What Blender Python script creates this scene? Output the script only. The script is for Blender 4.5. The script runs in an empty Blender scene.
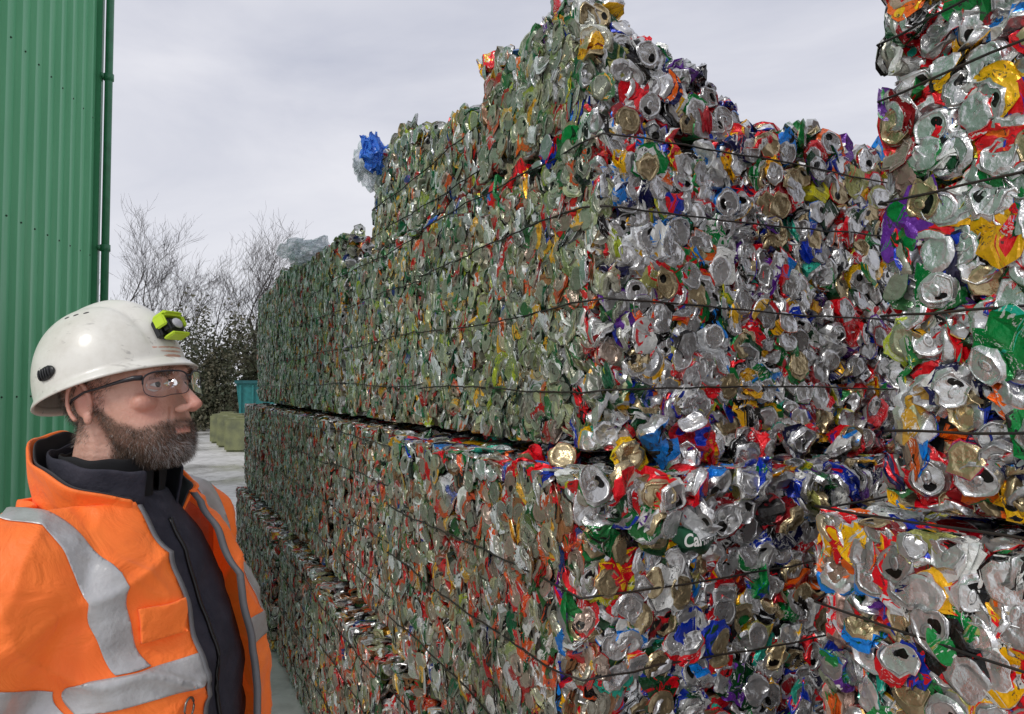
import bpy, bmesh, math, random
import numpy as np
from mathutils import Vector, Matrix, noise as mnoise
from mathutils.bvhtree import BVHTree
random.seed(5); rng=np.random.default_rng(7)
S=bpy.context.scene
COL=S.collection
rad=math.radians
# ------------------------------------------------------------------ helpers
def link(o,parent=None):
    COL.objects.link(o)
    if parent is not None: o.parent=parent
    return o
def obj(name,me,parent=None,mat=None,label=None,cat=None,kind=None,group=None,loc=None):
    o=bpy.data.objects.new(name,me); link(o,parent)
    if mat is not None and me is not None: me.materials.append(mat)
    if label:o["label"]=label
    if cat:o["category"]=cat
    if kind:o["kind"]=kind
    if group:o["group"]=group
    if loc is not None:o.location=loc
    return o
def np_mesh(name,V,F,attrs=None,smooth=None):
    me=bpy.data.meshes.new(name)
    V=np.asarray(V,dtype=np.float32); F=np.asarray(F,dtype=np.int32)
    k=F.shape[1]
    me.vertices.add(len(V)); me.vertices.foreach_set('co',V.reshape(-1))
    me.loops.add(F.size); me.loops.foreach_set('vertex_index',F.reshape(-1))
    me.polygons.add(len(F)); me.polygons.foreach_set('loop_start',np.arange(0,F.size,k,dtype=np.int32))
    if smooth is not None:
        me.polygons.foreach_set('use_smooth',np.asarray(smooth,dtype=bool))
    else:
        me.polygons.foreach_set('use_smooth',np.zeros(len(F),dtype=bool))
    me.update(calc_edges=True)
    if attrs:
        for n,(t,a) in attrs.items():
            at=me.attributes.new(n,t,'POINT')
            at.data.foreach_set('color' if t=='FLOAT_COLOR' else 'vector',np.asarray(a,dtype=np.float32).reshape(-1))
    return me
def bm_mesh(name,bm,smooth=True):
    me=bpy.data.meshes.new(name); bm.to_mesh(me); bm.free()
    for p in me.polygons:p.use_smooth=smooth
    return me
class NT:
    def __init__(s,tree): s.t=tree; s.n=tree.nodes; s.l=tree.links
    def node(s,ty,**k):
        n=s.n.new(ty)
        for a,b in k.items():
            if a=='ins':
                for i,v in b.items():
                    if hasattr(v,'is_output') : s.l.new(v,n.inputs[i])
                    else: n.inputs[i].default_value=v
            else: setattr(n,a,b)
        return n
    def mix(s,f,a,b,mode='MIX'):
        n=s.n.new('ShaderNodeMix'); n.data_type='RGBA'; n.blend_type=mode
        for i,v in ((0,f),(6,a),(7,b)):
            if hasattr(v,'is_output'): s.l.new(v,n.inputs[i])
            else:
                n.inputs[i].default_value=v if i==0 else (tuple(v)+(1,) if len(v)==3 else v)
        return n.outputs[2]
    def math(s,op,a,b=0.0,c=None,clamp=False):
        n=s.n.new('ShaderNodeMath'); n.operation=op; n.use_clamp=clamp
        for i,v in enumerate((a,b) if c is None else (a,b,c)):
            if hasattr(v,'is_output'): s.l.new(v,n.inputs[i])
            else: n.inputs[i].default_value=v
        return n.outputs[0]
    def ramp(s,x,lo,hi):
        n=s.n.new('ShaderNodeMapRange'); s.l.new(x,n.inputs[0]); n.inputs[1].default_value=lo; n.inputs[2].default_value=hi
        return n.outputs[0]
    def noise(s,vec,scale,detail=3,rough=.5,dist=0.0):
        n=s.n.new('ShaderNodeTexNoise'); 
        if vec is not None: s.l.new(vec,n.inputs['Vector'])
        n.inputs['Scale'].default_value=scale;n.inputs['Detail'].default_value=detail
        n.inputs['Roughness'].default_value=rough;n.inputs['Distortion'].default_value=dist
        return n.outputs[0]
def newmat(name):
    m=bpy.data.materials.new(name); m.use_nodes=True
    t=NT(m.node_tree); b=m.node_tree.nodes['Principled BSDF']
    return m,t,b
def mat(name,c,rough=.6,metal=0,c2=None,scale=8,bump=0,bscale=40,detail=4,coat=0,lo=.4,hi=.65,spec=.5):
    m,t,b=newmat(name)
    tc=t.node('ShaderNodeTexCoord').outputs['Object']
    c2=c2 or tuple(x*.75 for x in c)
    nz=t.noise(tc,scale,detail)
    t.l.new(t.mix(t.ramp(nz,lo,hi),c,c2),b.inputs['Base Color'])
    b.inputs['Roughness'].default_value=rough; b.inputs['Metallic'].default_value=metal
    b.inputs['Specular IOR Level'].default_value=spec
    if coat: b.inputs['Coat Weight'].default_value=coat
    if bump:
        bn=t.node('ShaderNodeBump',ins={'Strength':1.0,'Distance':bump,'Height':t.noise(tc,bscale,4)})
        t.l.new(bn.outputs[0],b.inputs['Normal'])
    return m
# ------------------------------------------------------------------ camera
FPX=740.0
cam=bpy.data.cameras.new("camera"); cam.sensor_width=36; cam.lens=36*FPX/1024
cam.clip_start=.05; cam.clip_end=2000
co=bpy.data.objects.new("camera",cam); COL.objects.link(co)
co.location=(0,0,1.7); co.rotation_euler=(rad(90+2.17),0,0); S.camera=co
S.view_settings.view_transform='Standard'; S.view_settings.look='None'; S.view_settings.exposure=0
CAM=np.array([0,0,1.7])
# ------------------------------------------------------------------ world
w=bpy.data.worlds.new("World"); S.world=w; w.use_nodes=True
t=NT(w.node_tree); bg=w.node_tree.nodes['Background']
sky=t.node('ShaderNodeTexSky'); sky.sky_type='NISHITA'; sky.sun_disc=False
sky.sun_elevation=rad(40); sky.sun_rotation=rad(200)
tc=t.node('ShaderNodeTexCoord').outputs['Generated']
mp=t.node('ShaderNodeMapping',ins={0:tc}); mp.inputs['Scale'].default_value=(1,1,3.0)
n1=t.noise(mp.outputs[0],1.7,6,.55,.4)
cl=t.mix(t.ramp(n1,.33,.67),(5.7,5.9,6.9),(8.3,8.3,8.9))
sep=t.node('ShaderNodeSeparateXYZ',ins={0:tc})
cl2=t.mix(t.ramp(sep.outputs[2],.35,.0),cl,(8.7,8.7,9.0))
cl3=t.mix(.5,cl,cl2)
t.l.new(t.mix(.94,sky.outputs[0],cl3),bg.inputs[0]); bg.inputs[1].default_value=.1
sun=bpy.data.lights.new("sun",'SUN'); sun.energy=1.5; sun.angle=rad(15); sun.color=(1,.97,.92)
so=bpy.data.objects.new("sun",sun); COL.objects.link(so); so.location=(-3,-3,8)
so.rotation_euler=Vector((0.50,0.62,-.72)).to_track_quat('-Z','Y').to_euler()
# ------------------------------------------------------------------ ground
m,t,b=newmat("wet_concrete")
tc=t.node('ShaderNodeTexCoord').outputs['Object']
nA=t.noise(tc,.35,5,.6); nB=t.noise(tc,6,5,.6)
c=t.mix(t.ramp(nA,.35,.65),(.50,.49,.46),(.64,.63,.60)); c=t.mix(t.ramp(nB,.45,.8),c,(.27,.26,.24))
t.l.new(c,b.inputs['Base Color']); t.l.new(t.math('MULTIPLY',t.ramp(nA,.35,.7),.8),b.inputs['Roughness'])
bn=t.node('ShaderNodeBump',ins={'Strength':.5,'Distance':.01,'Height':nB}); t.l.new(bn.outputs[0],b.inputs['Normal'])
g=np_mesh("ground",[[-400,-400,0],[400,-400,0],[400,800,0],[-400,800,0]],[[0,1,2,3]])
obj("ground",g,mat=m,kind="structure")
gm=mat("rough_grass",(.06,.07,.03),.9,c2=(.10,.08,.05),scale=.5)
g=np_mesh("ground_verge",[[-400,34,.004],[400,34,.004],[400,800,.004],[-400,800,.004]],[[0,1,2,3]])
obj("grass_verge",g,mat=gm,kind="structure")
# ------------------------------------------------------------------ can library
PH=[(.5,8),(14,7),(21,3.5),(23.5,0),(26,1.5),(31,8),(33,12)]+[(33,12+88*i/7) for i in range(1,7)]+[(33,100),(30,106),(27,111),(28.3,113.5),(27,115),(25.6,113),(24.8,108.6),(22.5,109),(12,109.3),(.5,109.3)]
PL=[(.5,6),(23,1),(33,10),(33,40),(33,70),(33,100),(28.2,114.5),(24.8,109),(.5,109)]
def can_variant(mode,r,hi):
    P=PH if hi else PL; seg=16 if hi else 9
    nb=6 if hi else 2
    nt=13 if hi else 5
    R=len(P)
    th=np.arange(seg)/seg*2*math.pi
    prof=np.array(P,float)/1000
    rr=np.repeat(prof[:,0][:,None],seg,1); zz=np.repeat(prof[:,1][:,None],seg,1)
    part=np.zeros(R); part[:nb]=.5; part[nt+1:]=1
    T=np.repeat(th[None,:],R,0)
    f=np.clip((zz-.012)/.088,0,1); win=np.sin(math.pi*f)
    k1,k2=r.integers(2,6,2); p1,p2=r.uniform(0,6.28,2)
    X=rr*np.cos(T);Y=rr*np.sin(T)
    endU=X/.0275; endV=Y/.0275
    if mode=='pan':
        Lc=r.uniform(.006,.045)
        fold=r.uniform(.002,.009)
        idx=np.arange(R)[:,None]
        rad_=rr+win*(fold*np.where(idx%2==0,1,-1)+.007*np.sin(k1*T+p1)+.005*np.sin(k2*T+p2+7*f)+.007)
        rad_=rad_*(1+r.uniform(.02,.12)*np.sin(2*T+p2))
        X=rad_*np.cos(T);Y=rad_*np.sin(T)
        Z=zz.copy(); Z=np.where(zz>.1,zz-.1+.012+Lc,np.where(zz>.012,.012+f*Lc,zz))
        Z=Z+win*.005*np.sin(k2*T+p1)
        X=X*(1-r.uniform(0,.3)*win); 
        tx,ty=r.uniform(-.7,.7,2); sx,sy=r.uniform(-.016,.016,2)
        Z=Z+f*(tx*X+ty*Y); X=X+f*sx;Y=Y+f*sy
        if r.random()<.3:
            fx=r.uniform(-.006,.012); Z=Z+np.where(X>fx,(X-fx)*r.uniform(-1.1,1.1),0)
        Z-=Z.mean()
    elif mode=='flat':
        sq=r.uniform(.10,.28)
        wob=.009*np.sin(f*9+p1)+.006*np.sin(Y*120+p2)
        Xb=X*sq+wob; Yb=Y*(1.3)+.006*np.sin(f*12+p2)
        Zb=zz*r.uniform(.75,1.0)
        a=r.uniform(1.1,2.3)
        L=Zb.max()
        zt=zz-.1
        Xt=zt*math.sin(a)+X*math.cos(a); Zt=zt*math.cos(a)-X*math.sin(a)+L*.85
        gt=np.clip((zz-.086)/.016,0,1)
        a2=r.uniform(.6,1.5)*r.choice([-1,1])
        zb=zz-.012
        Xb2=zb*math.sin(a2)+X*math.cos(a2); Zb2=zb*math.cos(a2)-X*math.sin(a2)+.012
        gb=np.clip((.028-zz)/.016,0,1)
        X2=Xb*(1-gt-gb)+(Xt+.004)*gt+Xb2*gb; Z2=Zb*(1-gt-gb)+Zt*gt+Zb2*gb
        Y2=Yb*(1-gt-gb)+Y*(gt+gb)
        X,Y,Z=X2,Y2,Z2; Z=Z-.05
    else:
        kk=r.uniform(.45,.8)
        pinch=1-win*r.uniform(.35,.75)
        X=X*(1-(1-pinch)*.9)+win*.01*np.sin(k1*T+p1); Y=Y*(1+(1-pinch)*.2)+win*.006*np.sin(k2*T+p2)
        Z=zz*kk; be=r.uniform(-.9,.9)
        X=X+win*r.uniform(-.02,.02); Z=Z+f*be*X; Z-=Z.mean()
    V=np.stack([X,Y,Z],-1).reshape(-1,3)
    for _ in range(5):
        d=r.normal(size=3); d/=np.linalg.norm(d); wl=r.uniform(.013,.045); a=r.normal(size=3)*.0018
        V=V+np.sin(V@d/wl*6.28+r.uniform(0,6.28))[:,None]*a
    V*=r.uniform(.90,1.06)
    i=np.arange(R-1)[:,None]*seg; j=np.arange(seg)[None,:]; j2=(j+1)%seg
    F=np.stack([i+j,i+j2,i+seg+j2,i+seg+j],-1).reshape(-1,4)
    isend=(np.repeat(part[:,None],seg,1).reshape(-1)>0)
    body=~isend
    uu=np.where(body,np.repeat((th/6.283)[None,:],R,0).reshape(-1),endU.reshape(-1))
    vv=np.where(body,f.reshape(-1),endV.reshape(-1))
    pt=np.repeat(part[:,None],seg,1).reshape(-1)
    sm=(isend[F].sum(1)>=3) if hi else np.zeros(len(F),bool)
    if hi:
        n0=len(V)
        c0=V[(R-1)*seg:(R)*seg].mean(0)
        e1=V[(R-2)*seg+0]-V[(R-2)*seg+seg//2]; e1/=np.linalg.norm(e1)+1e-9
        e2=V[(R-2)*seg+seg//4]-V[(R-2)*seg+3*seg//4]; e2-=e1*(e1@e2); e2/=np.linalg.norm(e2)+1e-9
        nn=np.cross(e1,e2)
        if r.random()<.7:
            pts=[];N=10
            for q in range(N):
                a=q/N*6.283
                for (s,h) in ((1,.0026),(.55,.0026),(1,.0012)):
                    pts.append(c0+e1*(math.cos(a)*.008*s)+e2*(math.sin(a)*.0125*s-.004)+nn*h)
            V=np.vstack([V,np.array(pts)])
            Ft=[]
            for q in range(N):
                q2=(q+1)%N
                Ft.append([n0+q*3,n0+q2*3,n0+q2*3+1,n0+q*3+1]); Ft.append([n0+q*3,n0+q*3+2,n0+q2*3+2,n0+q2*3])
            F=np.vstack([F,np.array(Ft)]); k=len(pts)
            uu=np.concatenate([uu,np.zeros(k)]);vv=np.concatenate([vv,-np.ones(k)*.1]);pt=np.concatenate([pt,np.ones(k)*.5])
            sm=np.concatenate([sm,np.ones(len(Ft),bool)])
    return V,F,uu,vv,pt,sm
LIB={}
for hi in (True,False):
    for mode,n in (('pan',24),('flat',22),('bent',12)):
        LIB[(mode,hi)]=[can_variant(mode,rng,hi) for _ in range(n)]
def srgb(*c): return tuple((x/255)**2.2 for x in c)
SIL=srgb(195,198,200); WH=srgb(228,229,225)
VIV=[(SIL,.07),(WH,.09),(srgb(222,18,36),.20),(srgb(140,10,28),.06),(srgb(18,55,175),.075),(srgb(16,22,70),.045),(srgb(15,125,215),.045),
     (srgb(10,125,60),.10),(srgb(8,66,36),.06),(srgb(242,178,12),.075),(srgb(215,208,45),.025),(srgb(14,14,18),.11),(srgb(95,40,140),.035),(srgb(238,100,20),.04),(srgb(150,150,85),.025),(srgb(45,175,150),.025)]
GRN=[(SIL,.14),(WH,.05),(srgb(172,178,138),.15),(srgb(124,138,88),.13),(srgb(50,104,60),.12),(srgb(18,92,60),.08),(srgb(170,30,34),.06),(srgb(212,160,48),.07),(srgb(155,170,50),.045),(srgb(20,22,20),.08),(srgb(38,62,130),.02),(srgb(210,95,38),.03),(srgb(124,118,94),.08)]
RED=[(SIL,.11),(WH,.04),(srgb(152,154,120),.10),(srgb(92,106,64),.07),(srgb(42,86,48),.08),(srgb(185,28,32),.16),(srgb(205,82,40),.11),(srgb(205,155,48),.05),(srgb(20,20,20),.09),(srgb(38,58,120),.02),(srgb(132,92,62),.15)]
def pick(pal,n):
    c=np.array([p[0] for p in pal]); w_=np.array([p[1] for p in pal]); w_/=w_.sum()
    k=rng.choice(len(pal),n,p=w_); out=c[k]*rng.uniform(.75,1.2,(n,1))
    return np.clip(out,0,.9)
m,t,b=newmat("printed_aluminium"); CANM=m
a1=t.node('ShaderNodeAttribute',attribute_name='col1').outputs['Color']
a2=t.node('ShaderNodeAttribute',attribute_name='col2').outputs['Color']
cu=t.node('ShaderNodeAttribute',attribute_name='cuv').outputs['Vector']
ax=t.node('ShaderNodeSeparateXYZ',ins={0:t.node('ShaderNodeAttribute',attribute_name='aux').outputs['Vector']})
part,rnd,side=ax.outputs[0],ax.outputs[1],ax.outputs[2]
off=t.node('ShaderNodeCombineXYZ',ins={2:t.math('MULTIPLY',rnd,60.0)})
vec=t.node('ShaderNodeVectorMath',operation='ADD',ins={0:cu,1:off.outputs[0]}).outputs[0]
mp=t.node('ShaderNodeMapping',ins={0:vec}); mp.inputs['Scale'].default_value=(3.2,2.2,1)
pn=t.noise(mp.outputs[0],1.3,2,.4,.6)
mask=t.math('GREATER_THAN',pn,.58)
bodyc=t.mix(mask,a1,a2)
mp2=t.node('ShaderNodeMapping',ins={0:vec}); mp2.inputs['Scale'].default_value=(26,11,1)
tx=t.noise(mp2.outputs[0],1.6,2,.6)
pn2=t.noise(mp.outputs[0],2.1,1,.4)
tmask=t.math('MULTIPLY',t.math('GREATER_THAN',tx,.56),t.math('GREATER_THAN',pn2,.54))
inv=t.mix(t.math('GREATER_THAN',rnd,.4),(.75,.75,.72),(.03,.03,.035))
bodyc=t.mix(t.math('MULTIPLY',tmask,.85),bodyc,inv)
isend=t.math('GREATER_THAN',part,.25)
cs=t.node('ShaderNodeSeparateXYZ',ins={0:cu})
ex=t.math('DIVIDE',cs.outputs[0],.40); ey=t.math('DIVIDE',t.math('SUBTRACT',cs.outputs[1],.47),.30)
el=t.math('ADD',t.math('MULTIPLY',ex,ex),t.math('MULTIPLY',ey,ey))
mouth=t.math('MULTIPLY',t.math('LESS_THAN',el,1.0),t.math('GREATER_THAN',part,.9))
mouth=t.math('MULTIPLY',mouth,t.math('LESS_THAN',t.math('FRACT',t.math('MULTIPLY',rnd,7.3)),.5))
endc=t.mix(t.math('GREATER_THAN',rnd,.84),(.76,.76,.76),(.60,.48,.28))
shade=t.math('ADD',t.math('MULTIPLY',t.math('FRACT',t.math('MULTIPLY',rnd,13.7)),.5),.55)
endc=t.mix(1.0,endc,t.node('ShaderNodeCombineColor',ins={0:shade,1:shade,2:shade}).outputs[0],'MULTIPLY')
endl=t.mix(.25,(.50,.50,.41),a1)
endl=t.mix(1.0,endl,t.node('ShaderNodeCombineColor',ins={0:shade,1:shade,2:shade}).outputs[0],'MULTIPLY')
endc=t.mix(side,endc,endl)
endc=t.mix(mouth,endc,(.012,.012,.012))
col=t.mix(isend,bodyc,endc)
geo=t.node('ShaderNodeTexCoord').outputs['Object']
dn=t.noise(geo,22,4,.65); dn2=t.noise(geo,3.0,3,.5)
dirt=t.math('MULTIPLY',t.ramp(dn,.42,.70),t.ramp(dn2,.3,.65),clamp=True)
dirt=t.math('MULTIPLY',dirt,t.math('ADD',t.math('MULTIPLY',side,.3),.32))
col=t.mix(dirt,col,(.10,.080,.052))
t.l.new(col,b.inputs['Base Color'])
metal=t.math('MULTIPLY',t.math('ADD',t.math('MULTIPLY',isend,.5),.32),t.math('SUBTRACT',1.0,dirt))
metal=t.math('MULTIPLY',metal,t.math('SUBTRACT',1.0,t.math('MULTIPLY',side,.3)))
t.l.new(metal,b.inputs['Metallic'])
t.l.new(t.math('ADD',t.math('MULTIPLY',dn,.38),.10),b.inputs['Roughness'])
bn=t.node('ShaderNodeBump',ins={'Strength':.8,'Distance':.005,'Height':t.noise(geo,60,4)}); t.l.new(bn.outputs[0],b.inputs['Normal'])
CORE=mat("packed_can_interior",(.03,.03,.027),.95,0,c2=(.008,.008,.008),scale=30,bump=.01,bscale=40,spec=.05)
WIRE=mat("baling_wire",(.018,.017,.016),.55,.3,c2=(.04,.025,.016),scale=20)
# ------------------------------------------------------------------ bales
ANG=rad(26.07)
U=np.array([-math.sin(ANG),math.cos(ANG)]); Vd=np.array([math.cos(ANG),math.sin(ANG)])
C0=np.array([.19,1.6])
def rot_from(axis,spin,n):
    axis=axis/np.linalg.norm(axis,axis=1,keepdims=True)
    h=np.where(np.abs(axis[:,2:3])<.9,np.array([[0,0,1.]]),np.array([[1.,0,0]]))
    x=np.cross(h,axis); x/=np.linalg.norm(x,axis=1,keepdims=True); y=np.cross(axis,x)
    c=np.cos(spin)[:,None]; s=np.sin(spin)[:,None]
    x2=x*c+y*s; y2=-x*s+y*c
    return np.stack([x2,y2,axis],-1)
def bulge(a,L): return np.clip(np.minimum(a,L-a)/.06,0,1)
GROUP="bales of crushed drink cans stacked in the yard"
WZ=[.15,.33,.54,.70]
def bale(u0,v0,z0,Lu,Lv,H,label,pals,faces='LFT',nind=0,yaw=0,top=None,dens=1.0,wires=WZ,loose=0,flatmix=(.38,.42,.20),tlim=.8):
    base=C0+U*u0+Vd*v0
    e=bpy.data.objects.new("can_bale",None); COL.objects.link(e)
    e.empty_display_size=.2
    e.location=(base[0],base[1],z0); e.rotation_euler=(0,0,ANG+yaw)
    e["label"]=label; e["category"]="bale of cans"; e["group"]=GROUP
    ca,sa=math.cos(ANG+yaw),math.sin(ANG+yaw)
    RW=np.array([[ca,-sa,0],[sa,ca,0],[0,0,1]]); OW=np.array([base[0],base[1],z0])
    topf=top or (lambda x,y:np.full_like(np.asarray(x,float),H))
    bm=bmesh.new(); bmesh.ops.create_cube(bm,size=1); bmesh.ops.subdivide_edges(bm,edges=bm.edges,cuts=9,use_grid_fill=True)
    for v_ in bm.verts:
        x=(v_.co.x+.5);y=(v_.co.y+.5);z=(v_.co.z+.5)
        X=.035+x*(Lv-.07);Y=.035+y*(Lu-.07)
        hh=float(topf(np.array([X]),np.array([Y]))[0])
        Z=.02+z*(hh-.055)
        nz=mnoise.noise_vector(Vector((X*9+u0*3,Y*9,Z*9)))*.012
        v_.co=(X+nz.x,Y+nz.y,max(Z+nz.z,.003))
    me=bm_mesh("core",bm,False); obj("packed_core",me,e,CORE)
    pos=[];axs=[];spn=[];md=[];fc=[];psel=[]
    def wig(a,b_,c_): return .013*np.sin(a*7.3+b_*5.1+z0*9+u0)+.009*np.sin(a*19+c_*3+u0*4)
    def add(P,A,sp,m_,f_,pal):
        pos.append(P);axs.append(A);spn.append(sp);md.append(m_);fc.append(np.full(len(P),f_));psel.append(np.full(len(P),pal))
    if 'L' in faces:
        dy=.023/dens;dz=.045/dens
        yy,zz=np.meshgrid(np.arange(.01,Lu-.005,dy),np.arange(.022,1.2,dz)); yy=yy.ravel();zz=zz.ravel()
        zz=zz+np.where((np.round(yy/dy)%2)==0,dz/2,0)
        n=len(yy); yy=yy+rng.normal(0,.009,n); zz=zz+rng.normal(0,.016,n); yy=np.clip(yy,.0,Lu)
        ok=(zz<topf(np.zeros(n)+.02,yy)-.008)&(zz>.01); yy,zz=yy[ok],zz[ok];n=len(yy)
        ed=bulge(zz,H)
        xx=.034-.026*ed+wig(yy,zz,zz)+rng.normal(0,.011,n)+.025*(1-bulge(yy,Lu))
        q=rng.random(n)
        lean=.5*np.sin(yy*11+zz*17+u0*5)+.4*np.sin(yy*31-zz*23)
        A=np.stack([rng.normal(0,.5,n)+.45*np.sin(yy*17+zz*9),np.ones(n)*rng.choice([-1,1],n),rng.normal(0,.42,n)+lean],1)
        mm=np.where(q<.66,0,np.where(q<.86,1,2))
        lidout=(q<.27); A[lidout]=np.stack([-np.ones(n),rng.normal(0,.5,n),rng.normal(0,.5,n)],1)[lidout]
        xx=xx-np.where(lidout,.010,0)
        fl=mm==1
        A[fl]=np.stack([rng.normal(0,.3,n),rng.normal(0,.7,n),rng.normal(0,1,n)],1)[fl]
        sp=rng.uniform(0,6.28,n)
        add(np.stack([xx,yy,zz],1),A,sp,mm,0,0)
    if 'F' in faces:
        for layer in range(2):
            d=.045/dens
            xx,zz=np.meshgrid(np.arange(.02,Lv,d),np.arange(.025,1.2,d)); xx=xx.ravel();zz=zz.ravel()
            xx=xx+np.where((np.round(zz/d)%2)==0,d/2,0); n=len(xx)
            xx=xx+rng.normal(0,.014,n); zz=zz+rng.normal(0,.014,n)
            ok=(zz<topf(xx,np.zeros(n)+.02)-.012)&(zz>.012)&(xx<Lv)&(xx>0); xx,zz=xx[ok],zz[ok];n=len(xx)
            ed=bulge(zz,H)
            yy=.04+layer*.022-.026*ed+wig(xx,zz,zz)+rng.normal(0,.016,n)+.025*(1-bulge(xx,Lv))
            A=np.stack([rng.normal(0,.55,n),-np.ones(n)*rng.choice([-1,1],n),rng.normal(0,.55,n)],1)
            mm=rng.choice([0,1,2],n,p=list(flatmix))
            fl=mm==1; th=rng.uniform(0,6.28,n)
            A[fl]=np.stack([np.cos(th),rng.normal(0,.3,n),np.sin(th)],1)[fl]
            sp=rng.uniform(0,6.28,n)
            add(np.stack([xx,yy,zz],1),A,sp,mm,1,1)
    if 'T' in faces:
        d=.05/dens
        lim=min(Lv,tlim)
        xx,yy=np.meshgrid(np.arange(.01,lim,d),np.arange(.01,Lu,d)); xx=xx.ravel();yy=yy.ravel();n=len(xx)
        xx=xx+rng.normal(0,.013,n);yy=np.clip(yy+rng.normal(0,.013,n),0,Lu)
        zz=topf(xx,yy)-.018+rng.normal(0,.012,n)+.012*np.sin(xx*17+yy*11)
        A=rng.normal(0,1,(n,3)); mm=rng.choice([0,1,2],n,p=[.45,.35,.2]); A[mm==0,1]*=2.5
        add(np.stack([xx,yy,zz],1),A,rng.uniform(0,6.28,n),mm,2,1 if len(pals)>2 else 0)
    if loose:
        n=loose; xx=rng.uniform(.0,min(Lv,.7),n);yy=rng.uniform(0,Lu,n)
        zz=topf(xx,yy)+rng.uniform(-.01,.022,n)
        add(np.stack([xx,yy,zz],1),rng.normal(0,1,(n,3)),rng.uniform(0,6.28,n),rng.choice([0,1,2],n,p=[.35,.3,.35]),3,1)
    P=np.vstack(pos);A=np.vstack(axs);sp=np.concatenate(spn);mm=np.concatenate(md);fc=np.concatenate(fc);ps=np.concatenate(psel)
    n=len(P)
    M=rot_from(A,sp,n)
    outn=np.array([[-1,0,0],[0,-1,0],[0,0,1.],[0,0,1.]])[fc]
    fl=mm==1
    z_=M[:,:,2]; x_=outn-(outn*z_).sum(1,keepdims=True)*z_; x_/=np.linalg.norm(x_,axis=1,keepdims=True)+1e-9; y_=np.cross(z_,x_)
    MF=np.stack([x_,y_,z_],-1); M[fl]=MF[fl]
    asc=np.where(mm==0,np.where(fc==0,rng.uniform(.35,.9,n),.85),1.0)*rng.uniform(.85,1.15,n)
    M=M.copy(); M[:,:,2]*=asc[:,None]
    M[(fc==0)]*=.88
    c1=np.zeros((n,3));c2=np.zeros((n,3))
    for pi in (0,1):
        s=ps==pi; k=int(s.sum())
        if k: c1[s]=pick(pals[pi],k); c2[s]=pick(pals[pi],k)
    if 'L' in faces:
        yw=P[:,1]+u0; pat=np.sin(yw*5.3+P[:,2]*4+z0*7)+np.sin(yw*2.1-P[:,2]*7+z0*3)
        s=(fc==0)&(pat>.7)&(rng.random(n)<.5); k=int(s.sum())
        alt=RED if pals[0] is GRN else GRN
        if k: c1[s]=pick(alt,k); c2[s]=pick(alt,k)
    wv=rng.random(n)<.2; c2[wv]=np.array(WH)*.9
    rn=rng.random(n)
    sd_=(fc==0)*1.0
    PW=P@RW.T+OW; dist=np.linalg.norm(PW-CAM,axis=1)
    hi=dist<2.1
    ind=np.zeros(n,bool)
    if nind:
        order=np.argsort(dist+np.where(fc>=2,.6,0)+np.where(fc==0,.25,0)+rng.random(n)*.25)[:nind]; ind[order]=True
    def squash(W,f_):
        W=W.copy()
        lim=-.004
        a=W[...,0]; W[...,0]=np.where(a<lim,lim+(a-lim)*.28,a)
        a=W[...,1]; W[...,1]=np.where(a<lim,lim+(a-lim)*.28,a)
        nl=(f_<3)
        a=W[...,2]; W[...,2]=np.where(a<.012,.012+(a-.012)*.2,a)
        if top is None:
            a=W[...,2]; W[...,2]=np.where((a>H-.01)&nl,H-.01+(a-H+.01)*.35,a)
        return W
    modes=['pan','flat','bent']
    for i in np.where(ind)[0]:
        lib=LIB[(modes[mm[i]],True)]; V,F,uu,vv,pt,sm=lib[rng.integers(len(lib))]
        k=len(V)
        W=squash(V@M[i].T+P[i],fc[i])-P[i]
        me=np_mesh("crushed_can",W,F,{'col1':('FLOAT_COLOR',np.tile(np.append(c1[i],1),(k,1))),'col2':('FLOAT_COLOR',np.tile(np.append(c2[i],1),(k,1))),
            'cuv':('FLOAT_VECTOR',np.stack([uu,vv,np.zeros(k)],1)),'aux':('FLOAT_VECTOR',np.stack([pt,np.full(k,rn[i]),np.full(k,sd_[i])],1))},sm)
        o=obj("crushed_can",me,e,CANM); o.location=P[i]
    VV=[];FF=[];A1=[];A2=[];CU=[];AX=[];SM=[];o0=0
    for mi,mn in enumerate(modes):
        for h in (True,False):
            lib=LIB[(mn,h)]; sel=np.where((mm==mi)&(hi==h)&~ind)[0]
            if not len(sel): continue
            pickv=rng.integers(len(lib),size=len(sel))
            for k,(V,F,uu,vv,pt,sm) in enumerate(lib):
                s=sel[pickv==k]
                if not len(s): continue
                nv=len(V); W=np.einsum('nij,vj->nvi',M[s],V)+P[s][:,None,:]
                W=squash(W,fc[s][:,None])
                VV.append(W.reshape(-1,3)); FF.append((F[None]+(np.arange(len(s))*nv)[:,None,None]+o0).reshape(-1,4)); o0+=nv*len(s)
                A1.append(np.repeat(c1[s],nv,0));A2.append(np.repeat(c2[s],nv,0))
                CU.append(np.tile(np.stack([uu,vv,np.zeros(nv)],1),(len(s),1)))
                AX.append(np.stack([np.tile(pt,len(s)),np.repeat(rn[s],nv),np.repeat(sd_[s],nv)],1)); SM.append(np.tile(sm,len(s)))
    if VV:
        on=lambda a:np.hstack([a,np.ones((len(a),1))])
        me=np_mesh("crushed_cans",np.vstack(VV),np.vstack(FF),{'col1':('FLOAT_COLOR',on(np.vstack(A1))),'col2':('FLOAT_COLOR',on(np.vstack(A2))),
            'cuv':('FLOAT_VECTOR',np.vstack(CU)),'aux':('FLOAT_VECTOR',np.vstack(AX))},np.concatenate(SM))
        obj("crushed_cans",me,e,CANM,kind="stuff")
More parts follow.
